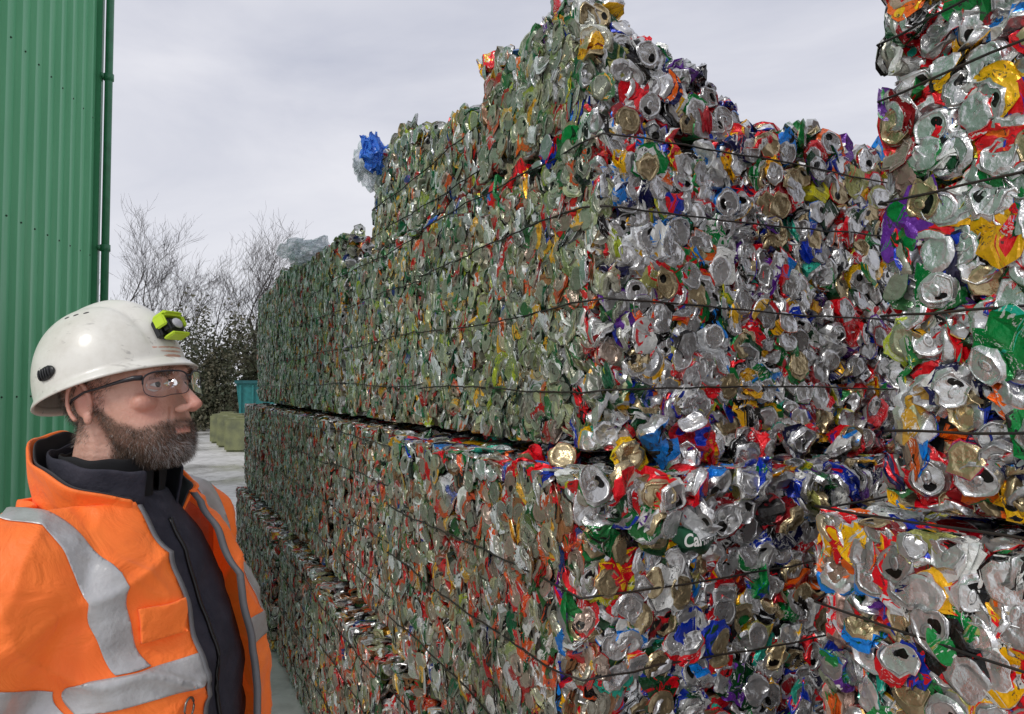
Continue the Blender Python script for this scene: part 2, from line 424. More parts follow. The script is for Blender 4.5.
    for wi,z in enumerate(wires):
        z+=rng.uniform(-.012,.012)
        pts=[]; N=26
        def seg(a,b_,nf):
            for i in range(N):
                f=i/N; p=a+(b_-a)*f
                p=p+nf*(.017+.003*math.sin(f*21+wi*2+u0*3)+rng.normal(0,.001)); p[2]+=.007*math.sin(f*5+wi*2.1+u0)+rng.normal(0,.0012); pts.append(p)
        a=np.array([0,0,z]);b1=np.array([Lv,0,z]);c_=np.array([Lv,Lu,z]);d_=np.array([0,Lu,z])
        seg(a,b1,np.array([0,-1,0.]));seg(b1,c_,np.array([1.,0,0]));seg(c_,d_,np.array([0,1.,0]));seg(d_,a,np.array([-1.,0,0]))
        pts=np.array(pts); n_=len(pts); r_=.0023; Vw=[];Fw=[]
        for i in range(n_):
            tg=pts[(i+1)%n_]-pts[i-1]; tg/=np.linalg.norm(tg)+1e-9; s_=np.cross(tg,[0,0,1]); s_/=np.linalg.norm(s_)+1e-9; q_=np.cross(s_,tg)
            for k in range(5):
                an=k/5*6.283; Vw.append(pts[i]+(s_*math.cos(an)+q_*math.sin(an))*r_)
        for i in range(n_):
            for k in range(5): Fw.append([i*5+k,i*5+(k+1)%5,((i+1)%n_)*5+(k+1)%5,((i+1)%n_)*5+k])
        obj("baling_wire",np_mesh("baling_wire",Vw,Fw,smooth=np.ones(len(Fw),bool)),e,WIRE)
    return e
T1,T2=.77,1.525
Z3=T2+.022
def top3(x,y):
    x=np.asarray(x,float);y=np.asarray(y,float)
    return .715+.085*np.clip((x-.35)/.25,0,1)+.015*np.sin(x*21)
b3=bale(0,0,Z3,1.16,1.45,.735,"wired bale of mixed bright crushed cans on a stacked corner",[GRN,VIV,1],nind=100,loose=24,top=top3)
bale(1.185,.01,Z3,1.15,1.2,.735,"wired bale of silvery green crushed cans in the stack",[GRN,GRN],'LT')
def topA(x,y):
    x=np.asarray(x,float);y=np.asarray(y,float)
    r=np.clip(.12-y,0,1)
    return .280+.13*np.clip(y,0,.7)-np.clip(x-.10,0,1)*.42+.016*np.sin(y*9+1)+.014*np.sin(x*23)-r*.6-r*r*4
bale(.03,.0,Z3+.738,.62,.66,.34,"sloping heap-topped bale of bright cans on top of the stack",[GRN,VIV,1],nind=60,loose=34,wires=[],top=topA)
def topB(x,y):
    x=np.asarray(x,float);y=np.asarray(y,float)
    return .215+.06*np.clip(y/.25,0,1)+.12*y-.1*np.clip(x,0,1)+.02*np.sin(y*13)+.05*(y>.62)*(y<.95)
bale(.67,.02,Z3+.738,1.2,.9,.34,"broken-topped bale of green crushed cans high on the stack",[GRN,GRN],'LFT',loose=34,wires=[.07,.19],top=topB)
for i,(uu_,h) in enumerate(((2.38,.92),(3.58,1.00),(4.78,.97))):
    bale(uu_,.0+.02*i,Z3,1.175,1.1,h,"wired bale of dark green crushed cans in the stack",[GRN,GRN],'LFT' if i==0 else 'LT',loose=20)
b2=bale(-.10,-.12,T1+.012,1.215,1.6,T2-T1-.016,"wired bale of bright drink cans supporting the upper stack",[RED,VIV,1],nind=99,loose=8,tlim=1.6,wires=[.15,.34,.52])
for i in range(4):
    bale(1.13+1.21*i,-.05-.015*(i%2),T1+.012,1.19,1.2,T2-T1-.018,"wired bale of rusty red and green crushed cans in the stack",[RED,GRN],'LT')
for i in range(5):
    bale(-.12+1.23*i,-.12-.03*(i%2),.0,1.21,1.3,T1-.012,"wired bale of dull crushed cans standing on the yard",[RED,VIV],'LFT' if i==0 else 'LT',dens=.85)
EU=-.50;EV=.262;L=1.25
bale(EU-L+.08,EV-.055,.0,L,1.1,T1-.012,"wired bale of mixed crushed cans standing on the yard",[VIV,VIV],'L',dens=.7)
def nearcol(u,v,z,h,lab,nind,faces='L',wires=WZ):
    base=C0+U*(u+L)+Vd*v
    k=base-C0
    return bale(float(k@U),float(k@Vd),z,1.0,L,h,lab,[VIV,VIV],'LFT' if 'T' in faces else 'LF',nind=nind,yaw=-math.pi/2,wires=wires,dens=.9,flatmix=(.46,.36,.18),tlim=1.3)
nearcol(EU-L+.10,EV-.055,T1+.012,.69,"wired bale of mixed cans with many round ends showing",100,'T')
nearcol(EU-L,EV,1.485,.745,"wired bale of large crushed cans overhanging the one below",100)
nearcol(EU-L,EV,1.485+.735,.72,"wired bale of mixed crushed cans topping a column",60,wires=[.06,.15,.33,.54])
def loose_can(u,v,z,seed,sc=1.0,zmid=False):
    r=np.random.default_rng(seed); mo=['pan','bent','flat'][seed%3]; lib=LIB[(mo,True)]; V,F,uu,vv,pt,sm=lib[r.integers(len(lib))]
    ax_=r.normal(size=(1,3)); 
    if zmid: ax_=np.array([[U[0]*-1,U[1]*-1,0]])+r.normal(size=(1,3))*.5
    M=rot_from(ax_,r.uniform(0,6,1),1)[0]; W=V@M.T*sc
    if not zmid: W[:,2]-=W[:,2].min()
    k=len(V)
    c1=pick(VIV,1)[0];c2=pick(VIV,1)[0]
    me=np_mesh("loose_can",W,F,{'col1':('FLOAT_COLOR',np.tile(np.append(c1,1),(k,1))),'col2':('FLOAT_COLOR',np.tile(np.append(c2,1),(k,1))),
        'cuv':('FLOAT_VECTOR',np.stack([uu,vv,np.zeros(k)],1)),'aux':('FLOAT_VECTOR',np.stack([pt,np.full(k,r.random()),np.zeros(k)],1))},sm)
    q=C0+U*u+Vd*v
    obj("loose_can",me,mat=CANM,label="crumpled drink can working loose at a bale edge",cat="drink can",group="loose cans on the bale edges",loc=(q[0],q[1],z))
for k in range(16):
    loose_can(-.03-rng.uniform(0,.05),.05+k*.075+rng.uniform(-.02,.02),T2-.012,k)
for k in range(24):
    loose_can(-.105+rng.uniform(-.006,.01),-.09+(k%12)*.062+rng.uniform(-.015,.015),T2-.045-(k//12)*.06+rng.uniform(-.012,.012),100+k,1.08,True)
# green can with lettering
cv=bpy.data.curves.new("txt",'FONT'); cv.body="Carlsberg"; cv.size=.038; cv.shear=.3; cv.offset=.0010; cv.align_x='CENTER'; cv.align_y='CENTER'
to=bpy.data.objects.new("txt",cv); COL.objects.link(to); dg=bpy.context.evaluated_depsgraph_get(); dg.update()
tme=bpy.data.meshes.new_from_object(to.evaluated_get(dg)); bpy.data.objects.remove(to)
def sheet_y(x,z): return -.018+9.0*x*x+.0028*math.sin(x*95+z*50)+.0025*math.sin(z*110+x*30)+.003*abs(math.sin(x*40-z*55))
bm=bmesh.new(); bm.from_mesh(tme); bmesh.ops.triangulate(bm,faces=bm.faces)
for _ in range(2): bmesh.ops.subdivide_edges(bm,edges=[e_ for e_ in bm.edges if e_.calc_length()>.005],cuts=1)
bmesh.ops.triangulate(bm,faces=bm.faces)
for v_ in bm.verts: v_.co=Vector((v_.co.x*.58,sheet_y(v_.co.x*.58,v_.co.y)-.0012,v_.co.y))
tm_=bm_mesh("lettering",bm,False)
NXs,NZs=34,26; Vs=[];Fs=[]
for j in range(NZs):
    for i in range(NXs):
        fx=i/(NXs-1)-.5; fz=j/(NZs-1)-.5
        x=fx*.112*(1+.10*math.sin(fz*14)); z=fz*.068*(1+.18*math.sin(fx*11+1)); Vs.append((x,sheet_y(x,z)+.12*abs(fz)**3,z))
for j in range(NZs-1):
    for i in range(NXs-1): a=j*NXs+i; Fs.append((a,a+1,a+NXs+1,a+NXs))
gc=np_mesh("crushed_can",Vs,Fs,smooth=np.zeros(len(Fs),bool))
o=obj("crushed_can",gc,b2,mat("dark_green_can_print",(.008,.085,.035),.28,.5,c2=(.004,.040,.018),scale=30,bump=.002,bscale=60),label="dark green crushed can with white lettering")
o.location=(.29,-.016,.60); o.rotation_euler=(0,rad(-10),0)
obj("lettering",tm_,o,mat("white_print",(.75,.75,.72),.4,.1))

# ------------------------------------------------------------------ building
GRN_P=mat("green_sheet",(.06,.26,.12),.42,0,c2=(.045,.21,.10),scale=1.2,coat=.15)
m,t,b=newmat("green_cladding")
tc=t.node('ShaderNodeTexCoord').outputs['Object']
mp=t.node('ShaderNodeMapping',ins={0:tc}); mp.inputs['Scale'].default_value=(6,6,.35)
nz=t.noise(mp.outputs[0],2,5,.6)
c=t.mix(t.ramp(nz,.35,.7),(.105,.39,.19),(.14,.46,.235)); c=t.mix(t.math('MULTIPLY',t.ramp(nz,.55,.8),.5),c,(.25,.40,.27))
t.l.new(c,b.inputs['Base Color']); b.inputs['Roughness'].default_value=.45
CLAD=m
e=bpy.data.objects.new("cladding_building",None); COL.objects.link(e); e.location=(-4.57,8,0)
e["label"]="tall green corrugated metal shed with a corner downpipe"; e["category"]="building"
dx,dy=.196,-.98
e.rotation_euler=(0,0,math.atan2(dy,dx))
Lw=7.2;Hb=9;pitch=.27;prof=[(0,0),(.165,0),(.19,.04),(.235,.04),(.26,0)]
pts=[]
x=0
while x<Lw:
    for px_,py_ in prof: pts.append((x+px_,py_))
    x+=pitch
Vw=[];Fw=[]
for (a,b_) in pts:
    for z in (.25,Hb): Vw.append((a,b_,z))
for i in range(len(pts)-1): Fw.append((i*2,i*2+2,i*2+3,i*2+1))
obj("cladding_wall",np_mesh("cladding_wall",Vw,Fw),e,CLAD)
def box(bm,x0,x1,y0,y1,z0,z1):
    r=bmesh.ops.create_cube(bm,size=1)
    for v_ in r['verts']: v_.co=((x0+x1)/2+v_.co.x*(x1-x0),(y0+y1)/2+v_.co.y*(y1-y0),(z0+z1)/2+v_.co.z*(z1-z0))
    return r
bm=bmesh.new(); box(bm,.02,Lw,-9,-.02,.0,Hb-.02); obj("building_body",bm_mesh("bb",bm,False),e,GRN_P)
bm=bmesh.new(); box(bm,-.01,Lw,-.01,.055,0,.245); obj("plinth",bm_mesh("pl",bm,False),e,mat("plinth_concrete",(.3,.29,.27),.9))
bm=bmesh.new(); box(bm,-.08,-.004,-.15,.055,0,Hb); bmesh.ops.bevel(bm,geom=bm.edges,offset=.008,segments=2,affect='EDGES'); obj("corner_trim",bm_mesh("ct",bm,False),e,GRN_P)
bm=bmesh.new()
r=bmesh.ops.create_cone(bm,segments=20,radius1=.04,radius2=.04,depth=Hb,cap_ends=True)
for v_ in r['verts']: v_.co+=Vector((-.04,.12,Hb/2))
for z in (1.2,3.2,5.1,7.2):
    r=bmesh.ops.create_cone(bm,segments=20,radius1=.052,radius2=.052,depth=.07,cap_ends=True)
    for v_ in r['verts']: v_.co+=Vector((-.04,.12,z))
    box(bm,-.12,.04,.057,.085,z-.02,z+.02)
obj("downpipe",bm_mesh("dp",bm,True),e,mat("dark_green_pipe",(.04,.19,.09),.35))
bm=bmesh.new()
for z in (1.6,3.1,4.6,6.1):
    for k in range(int(Lw/pitch)):
        r=bmesh.ops.create_icosphere(bm,subdivisions=1,radius=.010)
        for v_ in r['verts']: v_.co+=Vector((k*pitch+.08,.004,z))
obj("fixing_screws",bm_mesh("sc",bm,True),e,mat("screw_heads",(.02,.06,.03),.4),kind="stuff")

# ------------------------------------------------------------------ trees
BARK=mat("bark",(.05,.042,.036),.9,c2=(.03,.026,.022),scale=6)
TWIG=mat("twigs",(.042,.032,.029),.9,c2=(.028,.022,.02),scale=3)
def gen_tree(seed,h=7.5,trunk=.16):
    r=random.Random(seed); segs=[]
    def grow(p,d,L,rad_,lv):
        n=4 if lv<2 else 3
        for i in range(n):
            d=(d+Vector((r.gauss(0,.12),r.gauss(0,.12),r.gauss(.05,.08)))).normalized()
            q=p+d*(L/n); r2=rad_*(1-.18)
            segs.append((p,q,rad_,r2,lv)); 
            if lv<5 and (i>0 or lv>0):
                for _ in range(2):
                    ax=Vector((r.gauss(0,1),r.gauss(0,1),r.gauss(.3,.5))).normalized()
                    nd=(d*.85+ax*.62).normalized()
                    if r.random()<(.78 if lv<3 else .40): grow(q,nd,L*r.uniform(.5,.74),max(r2*.52,.0062),lv+1)
            p=q;rad_=r2
    grow(Vector((0,0,0)),Vector((0,0,1)),h*.62,trunk,0)
    def tubes(ss,k):
        V=[];F=[]
        for (a,b_,r0,r1,lv) in ss:
            d=(b_-a).normalized(); s=d.orthogonal().normalized(); q=d.cross(s); n0=len(V)
            for (c,rr) in ((a,r0),(b_,r1)):
                for i in range(k):
                    an=i/k*6.283; V.append(c+(s*math.cos(an)+q*math.sin(an))*rr)
            for i in range(k): F.append((n0+i,n0+(i+1)%k,n0+k+(i+1)%k,n0+k+i))
        return np_mesh("tree",[tuple(v_) for v_ in V],F)
    return tubes([s for s in segs if s[4]<2],6),tubes([s for s in segs if s[4]>=2],3)
tm=[gen_tree(s) for s in (1,2,3)]
for a,b_ in tm: a.materials.append(BARK); b_.materials.append(TWIG)
def at(px,depth): return ((px-512)/FPX*depth,depth)
for i,(px,d,sc,lean) in enumerate([(110,35,1.0,0),(140,38,1.05,.05),(176,36,.95,0),(205,38,.9,-.05),(232,37,.98,0),(264,35,1.05,0),(70,35,.9,0)]):
    x,y=at(px,d)
    trk,crw=tm[i%3]
    o=obj("bare_tree",trk,label="leafless winter tree standing behind the yard hedge",cat="tree",group="bare trees behind the yard",loc=(x,y,0))
    o.rotation_euler=(lean,0,i*1.7); o.scale=(sc,)*3
    tr=obj("crown",crw,o)
LEAF=mat("ivy_leaves",(.045,.058,.026),.6,c2=(.11,.095,.055),scale=1.5)
def bush(seed,w_,h_):
    r=np.random.default_rng(seed); n=6500
    th=r.uniform(0,6.28,n); ph=np.arccos(r.uniform(-.1,1,n)); R=r.uniform(.45,1,n)**.5*(1+.25*np.sin(th*3+seed)+.2*np.sin(ph*5+th*2))
    P=np.stack([np.cos(th)*np.sin(ph)*R*w_,np.sin(th)*np.sin(ph)*R*w_*.6,np.cos(ph)*R*h_+.1],1)
    s=r.uniform(.03,.09,n)[:,None]; a=r.normal(size=(n,3));a/=np.linalg.norm(a,axis=1,keepdims=True); b_=np.cross(a,r.normal(size=(n,3)));b_/=np.linalg.norm(b_,axis=1,keepdims=True)
    V=np.stack([P-a*s,P-b_*s*.5,P+a*s,P+b_*s*.5],1).reshape(-1,3)
    return np_mesh("bush",V,np.arange(n*4).reshape(-1,4))
bs=[bush(s,2.0,3.3) for s in (1,2,3)]
for q in bs:q.materials.append(LEAF)
for i,(px,d,s) in enumerate([(172,30,.95),(198,29,1.15),(222,31,1.3),(245,30,1.15),(268,30,1.2),(140,31,.95),(105,31,.9),(300,30,1)]):
    x,y=at(px,d)
    o=obj("ivy_bush",bs[i%3],label="dark overgrown ivy bush at the yard edge",cat="bush",group="bushes at the yard edge",loc=(x,y,0)); o.scale=(s*1.0,s,s); o.rotation_euler=(0,0,i*2)
CB=mat("mossy_block",(.23,.24,.12),.9,c2=(.14,.15,.09),scale=3,bump=.01)
for i,(px,d) in enumerate([(229,22.0),(237,20.6),(246,19.2)]):
    x,y=at(px,d)
    bm=bmesh.new(); box(bm,-.42,.42,-.35,.35,0,.85); bmesh.ops.bevel(bm,geom=bm.edges,offset=.05,segments=2,affect='EDGES')
    box(bm,-.2,.2,-.12,.12,.83,.91)
    obj("barrier_block",bm_mesh("blk",bm,False),mat=CB,label="mossy olive concrete barrier block on wet yard",cat="concrete block",group="barrier blocks in the yard",loc=(x,y,0))
x,y=at(266,25)
e=bpy.data.objects.new("waste_skip",None); COL.objects.link(e); e.location=(x,y,0); e.rotation_euler=(0,0,.3)
e["label"]="teal painted metal storage tank behind the barrier blocks"; e["category"]="skip"
bm=bmesh.new(); r=box(bm,-.9,.9,-.7,.7,.2,1.75)
for v_ in r['verts']:
    if v_.co.z<1: v_.co.x*=.8
for k in range(5): box(bm,-.8+k*.38,-.74+k*.38,-.76,-.69,.3,1.7)
obj("skip_body",bm_mesh("sk",bm,False),e,mat("teal_paint",(.03,.22,.22),.5))
bm=bmesh.new(); box(bm,-.95,.95,-.78,.78,1.752,1.85); box(bm,-.7,.7,-.6,.6,0,.198); obj("rim_and_base",bm_mesh("sk",bm,False),e,mat("teal_dark",(.02,.12,.13),.5))
def crumple(name,loc,size,mt_,label,seed):
    bm=bmesh.new(); bmesh.ops.create_icosphere(bm,subdivisions=5,radius=1)
    for v_ in bm.verts:
        n=mnoise.noise_vector(v_.co*1.6+Vector((seed,0,0)))*.8+mnoise.noise_vector(v_.co*5+Vector((seed,3,0)))*.35+mnoise.noise_vector(v_.co*12+Vector((seed,3,9)))*.1
        v_.co=Vector(((v_.co.x+n.x)*size[0],(v_.co.y+n.y)*size[1],(v_.co.z+n.z)*size[2]))
    return obj(name,bm_mesh(name,bm,False),mat=mt_,label=label,cat="plastic bag",loc=loc)
def film(name,c,al):
    m,t,b=newmat(name); b.inputs['Base Color'].default_value=(*c,1); b.inputs['Roughness'].default_value=.25; b.inputs['Alpha'].default_value=al; return m
BL=film("blue_film",(.05,.20,.75),.85); CLR=film("clear_film",(.7,.76,.80),.45)
def PWl(u,v,z): q=C0+U*u+Vd*v; return (q[0],q[1],z)
crumple("plastic_bag",PWl(1.76,-.02,2.70),(.045,.045,.065),BL,"crumpled blue plastic bag caught on the bale top",1)
crumple("plastic_bag",PWl(1.88,.0,2.69),(.06,.07,.085),CLR,"clear torn plastic film caught on the bale top",4)
crumple("plastic_bag",PWl(3.5,.04,2.56),(.12,.10,.07),CLR,"clear plastic sheet lying on the far bale",7)

# ------------------------------------------------------------------ PERSON
HX,HY=-.622,1.2
a_h=rad(-12)
TILT=9
RH=Matrix.Rotation(a_h-math.pi/2,4,'Z')@Matrix.Rotation(rad(TILT),4,'X')
MH=Matrix.Translation((0,0,1.690))@RH
a_t=rad(-9)
MT=Matrix.Translation((-.012,0.0,.020))@Matrix.Rotation(a_t-math.pi/2,4,'Z')
MTi=MT.inverted()
_S={}
def unit_sphere(seg):
    if seg not in _S:
        b_=bmesh.new(); bmesh.ops.create_uvsphere(b_,u_segments=seg,v_segments=seg//2+2,radius=1); b_.verts.index_update()
        V=np.array([v_.co[:] for v_ in b_.verts]); F=[[v_.index for v_ in f.verts] for f in b_.faces]; b_.free()
        tri=[f for f in F if len(f)==3]; quad=[f for f in F if len(f)==4]
        T=np.array(tri+[[a,b2,c] for a,b2,c,d in quad]+[[a,c,d] for a,b2,c,d in quad])
        _S[seg]=(V,T)
    return _S[seg]
class Geo:
    def __init__(s): s.V=[];s.F=[];s.n=0
    def add(s,V,F): s.V.append(V); s.F.append(np.asarray(F)+s.n); s.n+=len(V)
    def mesh(s,name="geo",smooth=True):
        F=np.vstack(s.F); return np_mesh(name,np.vstack(s.V),F,smooth=np.full(len(F),smooth))
def sph(g,c,r,M,seg=20):
    if not hasattr(r,'__len__'): r=(r,r,r)
    mt=np.array(M@Matrix.Translation(c)@Matrix.Diagonal((*r,1)))
    V,F=unit_sphere(seg); g.add(V@mt[:3,:3].T+mt[:3,3],F)
def limb(g,pts,rs,M,step=.25):
    for i in range(len(pts)-1):
        a=Vector(pts[i]);b_=Vector(pts[i+1]); L_=(b_-a).length; n=max(2,int(L_/(min(rs[i],rs[i+1])*step))); n=min(n,60)
        for k in range(n+1):
            f=k/n; sph(g,a.lerp(b_,f),rs[i]*(1-f)+rs[i+1]*f,M,16)
def loft(g,levels,M,N=40,ex=2.4):
    V=[];F=[]
    for (z,w_,fr,bk) in levels:
        cy=(fr+bk)/2; hy=(fr-bk)/2
        for i in range(N):
            a=i/N*2*math.pi; c=math.cos(a); s=math.sin(a)
            V.append(M@Vector((w_*math.copysign(abs(c)**(2/ex),c),cy+hy*math.copysign(abs(s)**(2/ex),s),z)))
    nl=len(levels)
    for k in range(nl-1):
        for i in range(N):
            a,b_,c,d=k*N+i,k*N+(i+1)%N,(k+1)*N+(i+1)%N,(k+1)*N+i; F+= [(a,b_,c),(a,c,d)]
    for k,fl in ((0,1),(nl-1,0)):
        z,w_,fr,bk=levels[k]; V.append(M@Vector((0,(fr+bk)/2,z))); ci=len(V)-1
        for i in range(N):
            a,b_=k*N+i,k*N+(i+1)%N; F.append((ci,b_,a) if fl else (ci,a,b_))
    g.add(np.array([v_[:] for v_ in V]),np.array(F))
def smooth_levels(lv,n):
    lv=np.array(sorted(lv)); z=np.linspace(lv[0,0],lv[-1,0],n)
    return [(zz,)+tuple(np.interp(zz,lv[:,0],lv[:,k]) for k in (1,2,3)) for zz in z]
def remeshed(me,vox,sm=6,smf=.5):
    o=bpy.data.objects.new("tmp",me); COL.objects.link(o)
    r=o.modifiers.new('r','REMESH'); r.mode='VOXEL'; r.voxel_size=vox
    if sm: s=o.modifiers.new('s','SMOOTH'); s.iterations=sm; s.factor=smf
    dg=bpy.context.evaluated_depsgraph_get(); dg.update()
    out=bpy.data.meshes.new_from_object(o.evaluated_get(dg)); bpy.data.objects.remove(o)
    out.polygons.foreach_set('use_smooth',np.ones(len(out.polygons),bool))
    return out
g=Geo()
sph(g,(0,-.008,.02),(.074,.100,.098),MH,32)
face=[(.060,.064,.089,-.08),(.030,.067,.094,-.08),(.014,.069,.096,-.075),(.0,.069,.088,-.07),(-.015,.070,.085,-.06),(-.030,.070,.086,-.055),(-.045,.068,.087,-.045),(-.058,.065,.091,-.035),(-.068,.062,.094,-.03),(-.073,.061,.090,-.025),(-.080,.059,.092,-.02),(-.088,.055,.087,-.01),(-.100,.047,.093,.0),(-.112,.039,.091,.015),(-.120,.028,.081,.03)]
loft(g,smooth_levels(face,30),MH,N=40,ex=2.2)
for i in range(18):
    f=i/17; sph(g,(0,.088+.032*f**1.15,.009-.048*f),(.0060+.0032*f,.0080+.0018*f,.0070+.0016*f),MH,14)
sph(g,(0,.1175,-.0405),(.0095,.0090,.0082),MH,16)
for s in (-1,1):
    sph(g,(s*.0115,.1040,-.0435),(.0075,.0125,.0070),MH,14)
    sph(g,(s*.044,.062,-.028),(.022,.019,.016),MH,16)
    for i in range(8): 
        f=i/7; sph(g,(s*(.010+.045*f),.0935-.023*f*f,.0165+.004*math.sin(f*3)),.0078,MH,12)
    sph(g,(s*.028,.052,-.080),(.03,.036,.030),MH,16)
    for i in range(26):
        a=i/25*1.55*math.pi-.35*math.pi
        sph(g,(s*(.078+.009*math.cos(a*.5)),-.020-.016*math.cos(a),-.012+.030*math.sin(a)),.0040,MH,10)
    sph(g,(s*.075,-.020,-.012),(.007,.015,.026),MH,14)
    sph(g,(s*.077,-.012,-.040),(.005,.008,.010),MH,12)
for (z,y,r_) in ((-.0695,.096,.0050),(-.0785,.0940,.0058)):
    for i in range(13):
        f=(i-6)/6; sph(g,(.022*f,y-.012*f*f,z-.002*f*f),r_*(1-.45*f*f),MH,10)
NB=MT@Vector((0,-.03,1.42))
limb(g,[tuple(MH@Vector((0,-.025,-.05))),tuple(NB)],[.058,.062],Matrix.Identity(4),.2)
loft(g,smooth_levels([(.9,.16,.10,-.11),(1.1,.16,.13,-.1),(1.3,.17,.12,-.11),(1.4,.17,.08,-.11),(1.47,.08,.04,-.08)],14),MT)
SH=.19
RA=[(SH,-.01,1.42),(.265,-.05,1.16),(.27,.06,.93)]
LA=[(-SH,-.01,1.42),(-.255,-.03,1.16),(-.25,.09,.93)]
for arm,s in ((RA,1),(LA,-1)):
    limb(g,arm,[.055,.042,.03],MT)
    wx,wy,wz=arm[2]
    for k in range(6): sph(g,(wx,wy+.006*k,wz-.02-.014*k),(.016,.036+.002*k,.02),MT,12)
    for fi,(oy,ln) in enumerate(((-.028,.062),(-.009,.075),(.011,.08),(.030,.072))):
        p0=Vector((wx,wy+.034+oy,wz-.095)); p1=p0+Vector((-s*.008,.006,-ln*.45)); p2=p1+Vector((-s*.016,.004,-ln*.3)); p3=p2+Vector((-s*.02,.0,-ln*.16))
        limb(g,[p0,p1,p2,p3],[.0095,.009,.0085,.0075],MT,.4)
    q0=Vector((wx-s*.004,wy+.03,wz-.035)); limb(g,[q0,q0+Vector((-s*.012,.04,-.03)),q0+Vector((-s*.02,.05,-.062))],[.013,.011,.009],MT,.4)
for s in (-1,1):
    limb(g,[(s*.09,0,.92),(s*.10,.01,.50),(s*.11,-.02,.08)],[.085,.06,.045],MT)
    limb(g,[(s*.11,-.04,.03),(s*.12,.12,.02)],[.04,.033],MT)
bodyme=remeshed(g.mesh(),.0025,3,.5)
MHi=MH.inverted()
nv=len(bodyme.vertices); co_=np.empty(nv*3,np.float32); bodyme.vertices.foreach_get('co',co_); co_=co_.reshape(-1,3).astype(float)
Mi=np.array(MHi); hl=co_@Mi[:3,:3].T+Mi[:3,3]
Mm=np.array(MH)
push=np.zeros((nv,3))
for s in (-1,1):
    d2=((hl[:,0]-s*.032)/.016)**2+((hl[:,2]+.001)/.0105)**2
    wgt=np.exp(-d2)*(hl[:,1]>.05); push[:,1]-=wgt*.008
    push[:,1]-=.0018*np.exp(-((hl[:,2]+.0165+.06*np.abs(np.abs(hl[:,0])-.03))/.0025)**2)*np.exp(-((hl[:,0]*s-.032)/.014)**2)*(hl[:,1]>.05)
    d2=((hl[:,0]-s*.0075)/.0035)**2+((hl[:,2]+.050)/.003)**2
    push[:,2]+=np.exp(-d2)*(hl[:,1]>.09)*.004
    fx=.016+.012*np.clip((-.045-hl[:,2])/.025,0,1)
    push[:,1]-=.0028*np.exp(-((hl[:,0]*s-fx)/.003)**2)*((hl[:,2]<-.040)&(hl[:,2]>-.072)&(hl[:,1]>.05))
    # crow's feet
    push[:,0]-=s*.0007*np.sin(hl[:,2]*1400+hl[:,1]*500)*np.exp(-(((hl[:,1]-.062)/.012)**2+((hl[:,2]-.0)/.012)**2))*(hl[:,0]*s>.03)
push[:,1]+=.0006*np.sin(hl[:,2]*900)*((hl[:,2]>.03)&(hl[:,1]>.05))
hl2=hl+push
co2=hl2@Mm[:3,:3].T+Mm[:3,3]
bodyme.vertices.foreach_set('co',co2.astype(np.float32).reshape(-1))
x,y,z=hl2.T
g_=lambda cx,cy,cz,r_:np.exp(-(((x-cx)**2+(y-cy)**2+(z-cz)**2)/r_**2))
redm=g_(0,.120,-.04,.018)+.8*g_(.05,.07,-.035,.025)+.8*g_(-.05,.07,-.035,.025)+.8*g_(.085,-.02,-.01,.035)+.8*g_(-.085,-.02,-.01,.035)
redm+=1.4*np.exp(-((z+.0755)/.0045)**2)*(y>.083)*(abs(x)<.020)
def beard_density(x,y,z):
    line=np.interp(y,[-.01,.01,.03,.06,.075,.09,.1],[-.012,-.028,-.048,-.062,-.058,-.053,-.051])
    dline=np.clip((line-z)/.010,0,1)
    side=np.clip((y+.008)/.012,0,1)
    low=np.clip((z+.135)/.015,0,1)
    lips=np.clip((np.abs(z+.0765)-.0035)/.002,0,1); lips=np.where((np.abs(x)<.018)&(y>.08),lips,1)
    neckf=np.where(z<-.115,np.clip((y-.01)/.03,0,1),1)
    return dline*side*low*lips*neckf*(z<-.010)
bd=beard_density(x,y,z)
att=bodyme.attributes.new('tone','FLOAT_COLOR','POINT')
tone=np.stack([np.clip(redm,0,1),bd,np.zeros(nv),np.ones(nv)],1); att.data.foreach_set('color',tone.astype(np.float32).reshape(-1))
m,t,b=newmat("skin")
sa=t.node('ShaderNodeSeparateColor',ins={0:t.node('ShaderNodeAttribute',attribute_name='tone').outputs['Color']})
tc=t.node('ShaderNodeTexCoord').outputs['Object']
nz=t.noise(tc,45,4,.6)
c=t.mix(t.ramp(nz,.3,.7),(.72,.43,.33),(.60,.32,.235)); c=t.mix(t.math('MULTIPLY',sa.outputs[0],.65),c,(.60,.21,.16))
c=t.mix(t.math('MULTIPLY',sa.outputs[1],.6),c,(.12,.075,.05))
t.l.new(c,b.inputs['Base Color']); b.inputs['Roughness'].default_value=.45
b.inputs['Subsurface Weight'].default_value=.15; b.inputs['Subsurface Radius'].default_value=(.012,.005,.003); b.inputs['Subsurface Scale'].default_value=.5
bn=t.node('ShaderNodeBump',ins={'Strength':.5,'Distance':.002,'Height':t.noise(tc,220,3)}); t.l.new(bn.outputs[0],b.inputs['Normal'])
SKIN=m
person=obj("person",bodyme,mat=SKIN,cat="person",label="bearded man in white helmet, glasses and open orange jacket",loc=(HX,HY,0))
EW=mat("eye_white",(.7,.66,.62),.15,c2=(.6,.5,.45)); IR=mat("iris_brown",(.04,.03,.02),.1); LID=mat("eyelid_skin",(.62,.34,.26),.5)
